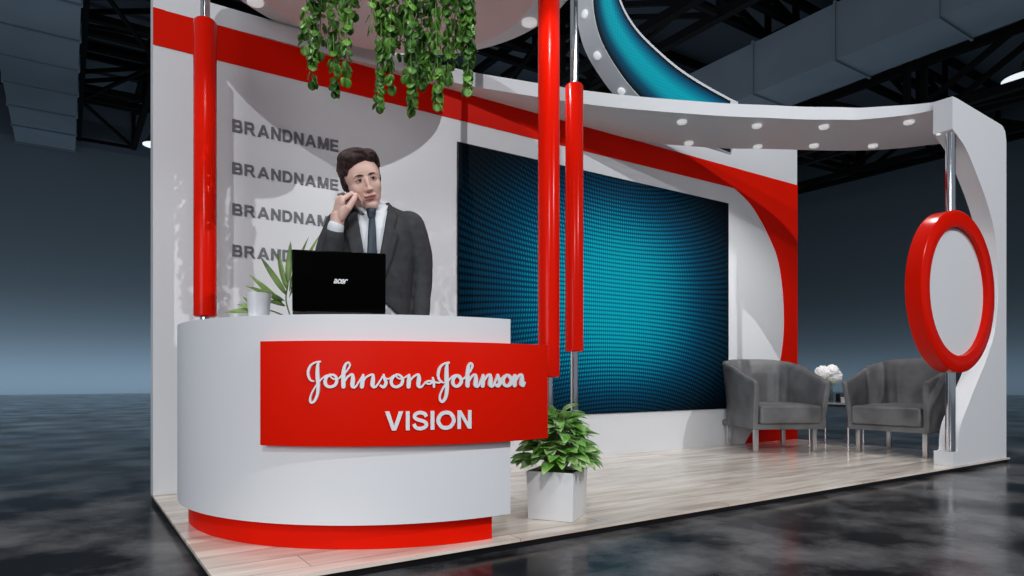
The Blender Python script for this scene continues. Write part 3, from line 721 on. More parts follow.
# ================================================================ PLANTS
def leaf(mb, base, dr, up, L, W, bend=.3, fold=.15, n=6, tip=1.6, mi=0, rnd_=False):
    """a leaf blade: base point, direction, surface normal, length, width"""
    dr = dr.normalized(); side = dr.cross(up).normalized(); up = side.cross(dr).normalized(); vs = []; fs = []
    for i in range(n + 1):
        s = i / n; w = W * (math.sin(PI * min(1, s ** .75)) ** (.8)) * (1 if s < .99 else 0)
        if rnd_: w = W * 2 * math.sqrt(max(0, s * (1 - s)))
        c = base + dr * (L * s) - up * (bend * L * s * s)
        vs += [c - side * w / 2 + up * fold * w, c, c + side * w / 2 + up * fold * w]
    for i in range(n):
        a = i * 3; fs += [(a, a + 1, a + 4, a + 3), (a + 1, a + 2, a + 5, a + 4)]
    mb.add(vs, fs, mi)
def finish_leaves(mb, name, m, root, th=.0012):
    o = mb.build(name, m, root, smooth=True, clean=False, angle=180)
    s = o.modifiers.new('s', 'SOLIDIFY'); s.thickness = th; s.offset = 0; return o

# potted pothos on the platform
rot = Matrix.Rotation(math.radians(33.5), 4, 'Z')
t = thing('potted_plant', 'bushy green variegated plant in a square white pot on the platform', 'plant', (1.907, 2.447, 0), math.radians(33.5))
pw, ph = .226, .222
mb = MB(); h = pw / 2; w = h - .008; b_ = h - .006
vs = [(-b_, -b_, .001), (b_, -b_, .001), (b_, b_, .001), (-b_, b_, .001), (-h, -h, ph), (h, -h, ph), (h, h, ph), (-h, h, ph), (-w, -w, ph), (w, -w, ph), (w, w, ph), (-w, w, ph), (-w, -w, ph - .03), (w, -w, ph - .03), (w, w, ph - .03), (-w, w, ph - .03)]
fs = [(3, 2, 1, 0)] + [(i, (i + 1) % 4, (i + 1) % 4 + 4, i + 4) for i in range(4)] + [(i + 4, (i + 1) % 4 + 4, (i + 1) % 4 + 8, i + 8) for i in range(4)] + [(i + 8, (i + 1) % 4 + 8, (i + 1) % 4 + 12, i + 12) for i in range(4)]
mb.add(vs, fs + [(12, 13, 14, 15)]); mb.build('pot', CERAMIC, t, world=False, bevel=.003)
mb = MB(); mb.box((0, 0, ph - .022), (2 * w - .001, 2 * w - .001, .014)); mb.build('soil', SOIL, t, world=False)
rnd = random.Random(5); lm = MB(); sm = MB()
for i in range(210):
    a = rnd.uniform(0, 2 * PI); k = rnd.random()
    hgt = .06 + .31 * (1 - k) ** 1.3 * rnd.uniform(.75, 1.1); rr_ = .025 + .112 * k ** .8
    p0 = Vector((.03 * math.cos(a), .03 * math.sin(a), ph - .015)); p2 = Vector((rr_ * math.cos(a), rr_ * math.sin(a), ph + hgt * .72 + .0))
    p1 = (p0 + p2) / 2 + Vector((0, 0, .05)); sm.tube(catmull([p0, p1, p2], 4), .0022, 5)
    dr = Vector((math.cos(a), math.sin(a), rnd.uniform(-.25, .75) * (1.2 - k)))
    leaf(lm, p2, dr + Vector((rnd.uniform(-.5, .5), rnd.uniform(-.5, .5), 0)), Vector((rnd.uniform(-.5, .5), rnd.uniform(-.5, .5), 1)), rnd.uniform(.075, .115), rnd.uniform(.046, .066), rnd.uniform(.15, .45))
lo_ = [(v.x, v.y, v.z) for v in lm.v]
sm.build('stems', STEM, t, world=False, smooth=True); o = lm.build('foliage', LEAF, t, world=False, smooth=True, clean=False, angle=180)
s = o.modifiers.new('s', 'SOLIDIFY'); s.thickness = .001

# trailing ivy hanging from the disc: each planter with its strands
def hanging(c, label, strands):
    x, y = c; t = thing('hanging_plant', label, 'plant', (x, y, 2.58), group='trailing plants under the overhead disc')
    rad_ = .15
    MB().lathe([(0, 2.585), (rad_ * .75, 2.585), (rad_, 2.60), (rad_ * 1.05, 2.699), (rad_ * .98, 2.699), (rad_ * .9, 2.62), (0, 2.62)], (x, y, 0), 32).build('planter', SOIL, t, smooth=True)
    r = random.Random(int(x * 1000 + y * 77))
    for (sx, sy, zb, dens) in strands:
        P = []; z = 2.64; a0 = r.uniform(0, 6)
        while z > zb: P.append(Vector((sx + .008 * math.sin(z * 9 + a0), sy + .008 * math.cos(z * 8 + a0), z))); z -= .05
        P = [Vector((x + (sx - x) * .6, y + (sy - y) * .6, 2.66))] + P
        v = MB().tube(P, .0022, 5, mi=0)
        z = 2.62
        while z > zb - .01:
            for q in range(dens):
                a = r.uniform(0, 2 * PI); dr = Vector((math.cos(a), math.sin(a), r.uniform(-2.6, -.9)))
                b = Vector((sx + .008 * math.sin(z * 9 + a0), sy + .008 * math.cos(z * 8 + a0), z + r.uniform(-.01, .01)))
                S_ = r.uniform(.034, .046); leaf(v, b + dr * .006, dr, Vector((math.cos(a) * .9, math.sin(a) * .9, .35)), S_, S_ * .92, .15, .08, 6, mi=1, rnd_=True)
            z -= r.uniform(.024, .034)
        o = v.build('trailing_vine', [STEM, LEAF2], t, smooth=True, clean=False, angle=180)
        m_ = o.modifiers.new('s', 'SOLIDIFY'); m_.thickness = .0008
def vine_at(px, py, d):
    r = ray(px); return (d * r[0], d * r[1], CAMH + (HORIZ - py) * d / FPX)
def mk(lst): return [(*vine_at(a, b, d), k) for a, b, d, k in lst]
hanging((1.02, 2.80), 'short trailing ivy plant, leftmost under the overhead disc', mk([(305, 40, 2.90, 2), (313, 80, 2.95, 3), (320, 52, 3.0, 2), (333, 90, 2.98, 3), (340, 62, 3.04, 2), (347, 75, 2.9, 2), (353, 10, 3.05, 2)]))
hanging((1.30, 2.68), 'trailing ivy plant hanging behind and above the man, middle of three', mk([(371, 40, 2.85, 1), (380, 105, 2.95, 3), (386, 66, 3.0, 2), (391, 82, 2.9, 2), (396, 52, 3.05, 2), (404, 72, 3.05, 2), (411, 85, 2.88, 2)]))
hanging((1.58, 2.62), 'densest trailing ivy plant, rightmost under the overhead disc', mk([(413, 106, 2.95, 3), (421, 84, 3.0, 2), (428, 78, 3.05, 3), (437, 101, 2.95, 3), (447, 76, 3.0, 2), (454, 66, 3.05, 2), (459, 40, 2.98, 2), (467, 90, 2.97, 4), (471, 50, 2.99, 4)]))

# palm behind the counter
t = thing('potted_palm', 'small feathery palm standing behind the counter left of the laptop', 'plant', (.93, 3.22, 0))
MB().lathe([(0, .001), (.11, .001), (.115, .01), (.14, .26), (.143, .27), (.13, .27), (.125, .25), (0, .25)], (.93, 3.22, 0), 40).build('pot', CERAMIC, t, smooth=True)
MB().lathe([(0, .2505), (.125, .2505), (.12, .256), (0, .258)], (.93, 3.22, 0), 32).build('soil', SOIL, t, smooth=True)
MB().tube(catmull([(.93, 3.22, .25), (.925, 3.215, .55), (.885, 3.19, .93)], 6), [.016] * 13, 10).build('trunk', STEM, t, smooth=True)
rnd = random.Random(11)
crown = Vector((.885, 3.19, .93))
rgt = Vector((CS, -SN, 0)); fwd = Vector((SN, CS, 0))
# long lance leaves fanned along two stems
def pt(px, py, d): r = ray(px); return Vector((d * r[0], d * r[1], CAMH + (HORIZ - py) * d / FPX))
for stem, leaves in (([crown, pt(286, 300, 3.12), pt(288, 284, 3.10)], [((284, 306), (249, 276), 3.02), ((285, 301), (247, 287), 3.0), ((287, 296), (259, 257), 3.04), ((287, 290), (275, 249), 3.08), ((288, 285), (290, 241), 3.1), ((289, 292), (306, 236), 3.16), ((289, 298), (318, 232), 3.2), ((286, 306), (262, 300), 2.98)]),
                     ([crown, pt(272, 311, 3.05), pt(258, 309, 3.0)], [((266, 311), (238, 305), 2.95), ((262, 310), (226, 313), 2.93), ((258, 309), (243, 298), 2.96), ((270, 312), (250, 322), 3.0)])):
    P = catmull(stem, 6); v = MB().tube(P, [.0035] * len(P), 6, mi=0)
    for (bx, by), (ex, ey), de in leaves:
        b0 = pt(bx, by, 3.1 if bx > 280 else 3.02); e0 = pt(ex, ey, de); d_ = e0 - b0
        leaf(v, b0, d_ + Vector((0, 0, .06 * d_.length)), -fwd * .9 + rgt * rnd.uniform(-.5, .5) + Vector((0, 0, .4)), d_.length * 1.02, rnd.uniform(.022, .032), .08, .14, 8, mi=1)
    o = v.build('frond', [STEM, LEAF3], t, smooth=True, clean=False, angle=180)
    m_ = o.modifiers.new('s', 'SOLIDIFY'); m_.thickness = .0008
# ================================================================ LOUNGE CHAIRS
def barrel_chair(label, loc, rz):
    t = thing('armchair', label, 'armchair', loc, rz, group='grey leather tub armchairs')
    # shell: U-shaped wall, open to the front (-Y). parameter a runs from left arm front round the back to the right arm front
    n = 48; W, D = .332, .355
    P = []
    for k in range(n + 1):
        s = -1 + 2 * k / n; A = s * math.radians(122)
        ca, sa = math.cos(A), math.sin(A)
        ex = 2.6; x = math.copysign(abs(sa) ** (2 / ex), sa); y = math.copysign(abs(ca) ** (2 / ex), ca)
        if abs(s) > .80: y = min(y, 0) ; 
        P.append((s, x, y))
    # resample as straight arms + rounded back
    P = []
    m_ = 14
    for k in range(m_): f = k / m_; P.append((-1, -1.0, -1 + 1.15 * f))
    for k in range(29):
        a = PI - PI * k / 28; P.append((0, math.copysign(abs(math.cos(a)) ** .62, math.cos(a)), .15 + .85 * abs(math.sin(a)) ** .8))
    for k in range(m_): f = 1 - (k + 1) / m_; P.append((1, 1.0, -1 + 1.15 * f))
    N = len(P)
    def ztop(y): # rises from arm front to the back in a smooth arc
        f = (y + 1) / 2; return .585 + .225 * (math.sin(PI / 2 * min(1, f * 1.08)) ** 1.15)
    def flare(z): f = max(0, (z - .25) / .5); return 1 + .115 * f ** 1.5
    vs = []; fs = []; th = .048; rows = 12
    ringN = 2 * rows + 4
    for i, (s, x, y) in enumerate(P):
        u_ = i / (N - 1); zt = .60 + .215 * math.sin(PI * u_) ** 1.1; a = P[max(0, i - 1)]; b = P[min(N - 1, i + 1)]
        tx, ty = (b[1] - a[1]) * W, (b[2] - a[2]) * D; l = math.hypot(tx, ty) or 1; nx, ny = -ty / l, tx / l  # outward
        ring = []
        for j in range(rows + 1):
            z = .205 + (zt - .205) * j / rows; fl = flare(z); ring.append(Vector((x * W * (fl if True else 1), (y * D * (fl if y > 0 else 1 - .0 * z)), z)))
        top = ring[-1]
        out = ring; inn = []
        for j in range(rows, -1, -1):
            p = ring[j]; tk = th * (1.0 if j < rows else .9); inn.append(Vector((p.x - nx * tk, p.y - ny * tk, p.z)))
        rt = [top + Vector((-nx * th * .25, -ny * th * .25, .013)), top + Vector((-nx * th * .65, -ny * th * .65, .013))]
        seq = out + rt + inn
        # slanted arm fronts: top further forward than the bottom
        if y < -.5:
            k_ = (-.5 - y) / .5
            for p in seq: p.y += k_ * (.01 - .055 * max(0, (p.z - .3) / .3))
        # soft vertical pleats on the inner back
        for j in range(len(out) + 2, len(seq)):
            if y > .35: seq[j] = seq[j] + Vector((nx, ny, 0)) * (.009 * math.sin(i * 1.7) * math.sin(PI * (j - len(out) - 2) / rows))
        vs += seq
    Q = len(seq)
    for i in range(N - 1):
        for j in range(Q): a = i * Q + j; b = i * Q + (j + 1) % Q; fs.append((a, b, b + Q, a + Q))
    fs += [tuple(range(Q - 1, -1, -1)), tuple(range((N - 1) * Q, N * Q))]
    o = MB().add(vs, fs).build('back_shell', LEATHER, t, world=False, smooth=True, bevel=0, angle=60)
    b = o.modifiers.new('b', 'BEVEL'); b.width = .012; b.segments = 3; b.limit_method = 'ANGLE'; b.angle_limit = math.radians(50)
    # piping seams
    for s in (-.16, .16):
        sm = MB()
        pts = []
        for j in range(9):
            z = .44 + .345 * j / 8; fl = flare(z); pts.append(Vector((s * (1 + .1 * j / 8), .36 * fl - th - .004 - .0, z)))
        sm.tube(pts, .0035, 6)
        sm.build('back_seam', LEATHER, t, world=False, smooth=True)
    # base rail and cushion
    MB().box((0, -.005, .225), (2 * W - .02, 2 * D - .03, .05)).build('seat_frame', LEATHER, t, world=False, bevel=.012)
    mb = MB(); cw, cd = W - .052, D + .012
    nx_, ny_ = 16, 16; vs = []; fs = []
    def cz(u, v): return .405 + .022 * (1 - u ** 4) * (1 - v ** 4)
    for side in (0, 1):
        for iy in range(ny_ + 1):
            for ix in range(nx_ + 1):
                u = -1 + 2 * ix / nx_; v = -1 + 2 * iy / ny_
                vs.append((u * cw, v * cd * .93 - .035, cz(u, v) if side else .252))
    K = (nx_ + 1) * (ny_ + 1)
    for iy in range(ny_):
        for ix in range(nx_):
            a = iy * (nx_ + 1) + ix; fs.append((a, a + nx_ + 1, a + nx_ + 2, a + 1)); a += K; fs.append((a, a + 1, a + nx_ + 2, a + nx_ + 1))
    bd = [ix for ix in range(nx_)] + [nx_ + iy * (nx_ + 1) for iy in range(ny_)] + [ny_ * (nx_ + 1) + nx_ - ix for ix in range(nx_)] + [(ny_ - iy) * (nx_ + 1) for iy in range(ny_)]
    for i in range(len(bd)): a, c = bd[i], bd[(i + 1) % len(bd)]; fs.append((a, c, c + K, a + K))
    o = mb.add(vs, fs).build('seat_cushion', LEATHER, t, world=False, smooth=True, angle=60)
    b = o.modifiers.new('b', 'BEVEL'); b.width = .018; b.segments = 4; b.limit_method = 'ANGLE'; b.angle_limit = math.radians(50)
    for sx in (-1, 1):
        for sy in (-1, 1):
            l = MB(); x, y = sx * .272, sy * .262
            l.add([(x + a * .0175, y + b_ * .0175, .0015) for a, b_ in ((-1, -1), (1, -1), (1, 1), (-1, 1))] + [(x + a * .0185, y + b_ * .0185, .202) for a, b_ in ((-1, -1), (1, -1), (1, 1), (-1, 1))],
                  [(3, 2, 1, 0), (4, 5, 6, 7)] + [(i, (i + 1) % 4, (i + 1) % 4 + 4, i + 4) for i in range(4)])
            l.build('leg', STEEL, t, world=False, bevel=.002)
    return t
ch1 = barrel_chair('grey leather tub armchair on steel legs beside the teal screen', (5.345, 3.70, 0), -math.radians(27))
ch2 = copy_tree(ch1); ch2.location = (6.02, 2.83, 0); ch2.rotation_euler = (0, 0, -math.radians(90)); ch2['label'] = 'grey leather tub armchair behind the round red rimmed sign'

# side table
tx, ty = 6.20, 3.56
t = thing('side_table', 'low square table with chrome legs between the two armchairs', 'table', (tx, ty, 0), math.radians(8))
MB().box((0, 0, .402), (.40, .40, .014)).build('table_top', TABLEG, t, world=False, bevel=.003)
mb = MB()
for a in (-1, 1): mb.box((0, a * .185, .384), (.39, .02, .02)); mb.box((a * .185, 0, .384), (.02, .39, .02))
mb.build('table_frame', CHROME, t, world=False)
for a in (-1, 1):
    for b_ in (-1, 1): MB().tube([(a * .18, b_ * .18, .0015), (a * .18, b_ * .18, .375)], .011, 16).build('leg', CHROME, t, world=False, smooth=True, angle=60)
# vase with hydrangeas
def at_d(px, d): r = ray(px); return (d * r[0], d * r[1])
vx, vy = at_d(828, 6.36)
t = thing('flower_vase', 'clear glass vase of white hydrangeas on the side table', 'vase', (vx, vy, .41))
MB().lathe([(0, .001), (.038, .001), (.040, .004), (.040, .17), (.037, .17), (.037, .008), (0, .008)], (0, 0, 0), 32).build('vase_glass', GLASS, t, world=False, smooth=True, angle=50)
mb = MB(); rnd = random.Random(3); heads = [(-.055, 0, .285, .068), (.03, -.02, .30, .062), (.062, .0, .25, .068), (-.01, .05, .285, .06), (.02, .05, .25, .055)]
for (x, y, z, r) in heads:
    hx = rgt * x + fwd * y
    mb.tube(catmull([(0 + rnd.uniform(-.015, .015), rnd.uniform(-.015, .015), .012), (hx.x * .3, hx.y * .3, .12), (hx.x, hx.y, z - r * .5)], 5), .004, 6)
for k in range(5):
    a = rnd.uniform(0, 6.28); leaf(mb, Vector((0, 0, .15)), Vector((math.cos(a), math.sin(a), .5)), Vector((0, 0, 1)), .09, .045)
o = mb.build('stems', LEAF, t, world=False, smooth=True, clean=False, angle=180)
for (x, y, z, r) in heads:
    hx = rgt * x + fwd * y; c = Vector((hx.x, hx.y, z)); f = MB()
    f.ell(c, r * .78, nu=12, nv=8)
    for k in range(80):
        u = k / 80; th_ = math.acos(1 - 2 * u); ph_ = k * 2.39996; dn = Vector((math.sin(th_) * math.cos(ph_), math.sin(th_) * math.sin(ph_), math.cos(th_)))
        f.ell(c + dn * r * rnd.uniform(.82, .95), (.018, .018, .009), Vector((0, 0, 1)).rotation_difference(dn).to_matrix(), 7, 4)
    f.build('flower_head', PETAL, t, world=False, smooth=True, clean=False)
qx, qy = at_d(843.5, 6.26)
t = thing('table_cup', 'tiny white cup near the right edge of the side table', 'cup', (qx, qy, .41))
MB().lathe([(0, .001), (.022, .001), (.026, .05), (.027, .055), (.025, .055), (.02, .006), (0, .006)], (0, 0, 0), 28).build('cup_body', CERAMIC, t, world=False, smooth=True)
bx_, by_ = at_d(840, 6.46)
t = thing('black_box', 'small black box behind the vase on the side table', 'box', (bx_, by_, .41), .3)
MB().box((0, 0, .042), (.12, .05, .082)).build('box_body', BLACK, t, world=False, bevel=.004)

# ================================================================ THE MAN BEHIND THE COUNTER
SC = 1.0
pl = at_d(372, 2.92)
man = thing('person', 'man in charcoal suit and dark tie, phone at his ear, behind the counter', 'person', (pl[0], pl[1], 0.001), -math.radians(22))
HC = Vector((-.041, -.038, 1.500))
HR = (Matrix.Rotation(math.radians(9), 3, 'Z') @ Matrix.Rotation(math.radians(-17), 3, 'Y') @ Matrix.Rotation(math.radians(15), 3, 'X')) @ Matrix.Scale(1.05, 3)
def H(x, y, z): return HC + HR @ Vector((x, y, z))
def limb(mb, P, R, n=20, sub=5):
    Q = catmull([(*p, ) for p in P], sub); rr_ = catmull([(r, 0, 0) for r in R], sub)
    mb.tube(Q, [max(.002, q.x) for q in rr_], n)
    mb.ell(P[0], R[0] * .98, nu=n, nv=10); mb.ell(P[-1], R[-1] * .98, nu=n, nv=10)
def blob(mb, c, r, rx=0, ry=0, rz=0):
    R = HR @ Euler((rx, ry, rz)).to_matrix(); mb.ell(H(*c), r, R, 24, 16)
b = MB()
# head
blob(b, (0, .020, .038), (.077, .096, .082))
blob(b, (0, -.020, .026), (.073, .068, .078))
blob(b, (0, -.026, -.020), (.067, .060, .072))
blob(b, (0, -.030, -.060), (.053, .052, .048))
blob(b, (0, -.058, -.094), (.030, .026, .022))
for s in (-1, 1):
    blob(b, (s * .038, -.050, -.020), (.024, .026, .030))       # cheeks
    blob(b, (s * .040, -.012, -.056), (.020, .040, .034))      # jaw corners
    blob(b, (s * .026, -.072, .026), (.024, .012, .009))       # brow ridge
    blob(b, (s * .0745, .018, -.005), (.009, .018, .030), 0, s * .2, 0)  # ears
    blob(b, (s * .0110, -.091, -.032), (.0080, .010, .007))     # nostrils
    blob(b, (s * .028, -.0735, .009), (.017, .010, .0105))        # lids
blob(b, (0, -.088, -.004), (.0095, .012, .030), -.28)
blob(b, (0, -.101, -.029), (.0120, .012, .0100))
blob(b, (0, -.083, -.053), (.028, .011, .0070))
blob(b, (0, -.081, -.066), (.023, .011, .0080))
# neck
limb(b, [H(0, .028, -.06), Vector((-.012, .015, 1.375)), Vector((0, .02, 1.31))], [.053, .055, .066])
# body under the clothes
limb(b, [(0, .02, 1.27), (0, .012, 1.12), (0, .01, .98), (0, .01, .86)], [.10, .105, .10, .11])
for s in (-1, 1):
    limb(b, [(s * .085, .01, .84), (s * .095, .0, .46), (s * .1, .02, .09)], [.082, .052, .036])
    limb(b, [(s * .1, .03, .045), (s * .115, -.12, .035)], [.036, .030])
    limb(b, [(s * .05, .02, 1.29), (s * .125, .015, 1.30)], [.07, .048])
EL = Vector((.212, .035, 1.06)); WL = Vector((.20, -.045, .83))
limb(b, [(.145, .015, 1.30), (.195, .024, 1.19), EL, WL], [.044, .042, .037, .025])
ER = Vector((-.185, -.075, 1.06)); WRr = Vector((-.146, -.148, 1.283))
limb(b, [(-.130, .015, 1.30), (-.170, -.012, 1.19), ER, WRr], [.044, .042, .037, .025])
# hands -----------------------------------------------------------
def hand(mb, W_, ax, pal, side, curl, S=1.0, thumb=.5):
    """W_ wrist, ax: pointing direction of palm, pal: palm normal, side: towards the thumb; curl: per-finger list of bends"""
    ax = ax.normalized(); side = (side - ax * side.dot(ax)).normalized(); pal = ax.cross(side).normalized() if ax.cross(side).dot(pal) > 0 else side.cross(ax).normalized()
    def q(a, s_, n_): return W_ + (ax * a + side * s_ + pal * n_) * S
    R = Matrix((side, ax, pal)).transposed()
    mb.ell(q(.045, 0, 0), Vector((.038, .052, .015)) * S, R, 20, 14); mb.ell(q(.066, .006, -.002), Vector((.037, .028, .0125)) * S, R, 18, 12)
    mb.ell(q(.030, .024, .006), Vector((.017, .030, .014)) * S, R, 16, 10)
    mb.tube([W_ - ax * .02, W_, q(.03, 0, 0)], [.024 * S, .024 * S, .026 * S], 16)
    Ls = [(.026, .041, .024, .019, .0088), (.009, .046, .028, .020, .0090), (-.009, .042, .026, .019, .0085), (-.026, .033, .020, .017, .0075)]
    for i, (off, l1, l2, l3, r) in enumerate(Ls):
        p = q(.080 - abs(off + .0) * .18, off, 0); d = (ax + side * off * 2.0).normalized(); pts = [q(.055, off * .85, 0), p]; ang_ = 0
        for L, c_ in zip((l1, l2, l3), curl[i]):
            ang_ += c_; dd = d * math.cos(ang_) + pal * math.sin(ang_); p = p + dd * L * S; pts.append(p)
        mb.tube(pts, [r * S, r * S, r * .96 * S, r * .88 * S, r * .72 * S], 12); mb.ell(pts[-1], r * .76 * S, nu=10, nv=8)
        for k in (1, 2, 3): mb.ell(pts[k], r * (1.06, 1.06, 1.02, .95)[k] * S, nu=10, nv=8)
    t0 = q(.018, .024, .006); t1 = q(.048, .046 + .004 * thumb, .016); t2 = q(.078, .050, .026 + .01 * thumb); t3 = q(.100, .044, .034 + .012 * thumb)
    mb.tube([t0, t1, t2, t3], [.014 * S, .012 * S, .0108 * S, .0082 * S], 12); mb.ell(t3, .0086 * S, nu=10, nv=8); mb.ell(t1, .0125 * S, nu=10, nv=8)
# raised hand holding the phone: thumb side towards the face, back of the hand outwards
axR = Vector((.13, -.02, 1)); 
hand(b, WRr + Vector((.004, 0, .012)), axR, Vector((.75, .5, .1)), Vector((.35, -.75, 0)), [(.75, 1.0, .5), (.85, 1.05, .5), (.95, 1.1, .5), (1.1, 1.1, .5)], 1.18, .3)
hand(b, WL, Vector((-.15, -.25, -1)), Vector((-1, 0, 0)), Vector((0, -1, 0)), [(.3, .3, .2)] * 4, .98)
body = b.build('body', [SKIN, LIP], man, world=False, clean=False, smooth=True)
remesh(body, .0035, 5, .5)
me = body.data; 
if len(me.materials) < 2: me.materials.clear(); me.materials.append(SKIN); me.materials.append(LIP)
inv = HR.inverted()
mi = []
for p in me.polygons:
    c = inv @ (p.center - HC)
    lip = 0
    if abs(c.x) < .030 and c.y < -.07:
        half = .025
        k = 1 - (c.x / half) ** 2
        if k > 0 and -.0600 - .0125 * k ** .8 < c.z < -.0600 + .0070 * k ** .7: lip = 1
    mi.append(lip)
me.polygons.foreach_set('material_index', mi)
# face parts
for s in (-1, 1):
    e = MB(); c = H(s * .0275, -.0745, .008)
    e.ell(c, (.0125, .0110, .0062), HR, 16, 12); o = e.build('eye', EYEW, man, world=False, smooth=True, clean=False)
    i_ = MB().ell(H(s * .0275 + .001, -.0845, .0085), (.0052, .003, .0050), HR, 14, 10); i_.build('iris', IRIS, o, world=False, smooth=True, clean=False)
    lidm = MB(); P = [H(s * .0275 + dx, -.0865 + .55 * dx * dx / .015, .0140 - 24 * dx * dx) for dx in [(-.0155 + .0031 * k) for k in range(11)]]
    lidm.tube(P, [.0008, .0012, .0015, .0017, .0018, .0018, .0018, .0017, .0015, .0012, .0008], 8); lidm.build('eyelid', HAIR, o, world=False, smooth=True)
    bw = MB(); P = [H(s * (.011 + .0058 * k), -.0915 + .00042 * k * k + .0004 * k, .0245 + .0045 * math.sin(PI * (k + .8) / 7.5)) for k in range(7)]
    bw.tube(P, [.0020, .0032, .0034, .0032, .0028, .0022, .0010], 8); bw.build('eyebrow', BROW, man, world=False, smooth=True)
mo = MB(); mo.tube([H(x, -.0935 + abs(x) ** 2 * 24, -.0598) for x in (-.025, -.013, 0, .013, .025)], [.0006, .0012, .0015, .0012, .0006], 6); mo.build('mouth_line', mat('mouth_dark', (.16, .04, .04), .5), man, world=False, smooth=True)
# hair: cap plus combed locks
hb = MB()
blob(hb, (0, .034, .052), (.084, .092, .084)); blob(hb, (-.016, -.018, .098), (.068, .066, .040)); blob(hb, (-.040, -.046, .100), (.040, .040, .030)); blob(hb, (.035, -.02, .092), (.045, .055, .034))
for s in (-1, 1): blob(hb, (s * .066, .004, .045), (.016, .032, .050)); blob(hb, (s * .069, -.008, .012), (.010, .014, .026))
blob(hb, (0, .075, -.005), (.062, .040, .055)); blob(hb, (-.060, -.024, .072), (.025, .034, .036)); blob(hb, (-.074, .006, .012), (.013, .030, .044)); blob(hb, (-.050, -.050, .085), (.032, .028, .028)); blob(hb, (-.030, -.058, .092), (.036, .026, .024)); blob(hb, (-.064, -.036, .060), (.018, .024, .030))
hr = random.Random(4)
for k in range(150):
    # locks rooted on a side parting (+x side), swept over to -x and back
    f = hr.random(); x0 = hr.uniform(.012, .030) if k % 4 else hr.uniform(.03, .06); y0 = -.072 + .15 * f
    if k % 4: 
        sw = hr.uniform(.6, 1.0); P = [H(x0, y0, .098 + .014 * math.sin(PI * f)), H(x0 - .035 * sw, y0 - .006, .128 - .02 * abs(f - .4)), H(x0 - .070 * sw, y0 + .008, .114 - .015 * f), H(x0 - .088 * sw, y0 + .030, .074 - .02 * f)]
    else:
        P = [H(.024, y0, .098), H(.050, y0 + .004, .108), H(.070, y0 + .018, .080), H(.074, y0 + .03, .045)]
    r0 = hr.uniform(.0055, .009); hb.tube(catmull(P, 4), [r0 * (.6 + .5 * math.sin(PI * (i + 1) / 14)) for i in range(13)], 6)
hair = hb.build('hair', HAIR, man, world=False, clean=False, smooth=True); remesh(hair, .0028, 2, .4)
# phone
ph_ = MB(); ph_.box((0, 0, 0), (.062, .009, .132)); o = None
pc = H(-.076, -.052, -.082)
Rp = HR @ Euler((.50, -.08, math.radians(-72))).to_matrix()
ph_.v = [pc + Rp @ v for v in ph_.v]; PHN = ph_.build('phone_body', PHONE, None, bevel=.003)
# (a held thing: its own top-level object)
PHN.data.transform(Matrix.Translation(man.location) @ Matrix.Rotation(man.rotation_euler.z, 4, 'Z')); PHN.name = 'phone'
tag(PHN, 'slim silver phone held at the ear of the man in the suit', 'phone')

# clothing ---------------------------------------------------------
j = MB()
def ering(cz, cy, rx, ry, pts=32, pw=2.3):
    out = []
    for k in range(pts):
        a = 2 * PI * k / pts; ca, sa = math.cos(a), math.sin(a)
        out.append(Vector((math.copysign(abs(ca) ** (2 / pw), ca) * rx, cy + math.copysign(abs(sa) ** (2 / pw), sa) * ry, cz)))
    return out
def loft(mb, rings, mi=0):
    vs = [v for r in rings for v in r]; n = len(rings[0]); fs = [tuple(range(n - 1, -1, -1)), tuple(range((len(rings) - 1) * n, len(rings) * n))]
    for i in range(len(rings) - 1):
        for k in range(n): a = i * n + k; b_ = i * n + (k + 1) % n; fs.append((a, b_, b_ + n, a + n))
    mb.add(vs, fs, mi)
TR = [(.70, .012, .188, .130), (.80, .012, .184, .132), (.90, .010, .174, .126), (1.00, .008, .170, .122), (1.10, .006, .180, .126), (1.20, .006, .192, .128), (1.29, .008, .184, .122), (1.350, .012, .182, .100), (1.376, .016, .170, .080), (1.396, .02, .120, .070), (1.415, .022, .080, .058)]
loft(j, [ering(z, y, rx, ry) for z, y, rx, ry in TR])
limb(j, [(.166, .014, 1.330), (.205, .026, 1.20), EL + Vector((.004, 0, 0)), WL + (EL - WL).normalized() * .035], [.068, .062, .052, .041])
cuffR = WRr + (ER - WRr).normalized() * .045
limb(j, [(-.138, .014, 1.318), (-.178, -.012, 1.20), ER, ER * .45 + cuffR * .55, cuffR], [.064, .061, .053, .047, .041])
jk = j.build('jacket', SUIT, man, world=False, clean=False, smooth=True); remesh(jk, .006, 6, .5)
# cut the opening: V above the button, and a lower cutaway
bm = bmesh.new(); bm.from_mesh(jk.data); kill = []
def vhalf(z):
    if z > 1.0: return .012 + (z - 1.0) * .205
    return -1
def lowhalf(z): return max(-1, (.955 - z) * .30)
for f_ in bm.faces:
    c = f_.calc_center_median()
    if f_.normal.y < .35 and c.y < .03 and abs(c.x) < .14:
        if c.z > 1.0 and abs(c.x - .0) < vhalf(c.z) and c.z < 1.43: kill.append(f_)
        elif c.z < 1.02 and -.01 < c.x < (1.02 - c.z) * 1.1: kill.append(f_)
    if c.z > 1.378 and abs(c.x) < .085 and f_ not in kill: kill.append(f_)
bmesh.ops.delete(bm, geom=list(set(kill)), context='FACES')
# soft folds
for v in bm.verts:
    v.co += v.normal * (.0035 * noise.noise(v.co * 9) + .002 * noise.noise(Vector((v.co.x * 30, v.co.y * 30, v.co.z * 12))))
bm.to_mesh(jk.data); bm.free()
s = jk.modifiers.new('s', 'SOLIDIFY'); s.thickness = .005; s.offset = -1
from mathutils.bvhtree import BVHTree
dg = bpy.context.evaluated_depsgraph_get()
bm = bmesh.new(); bm.from_mesh(jk.data); bvh = BVHTree.FromBMesh(bm)
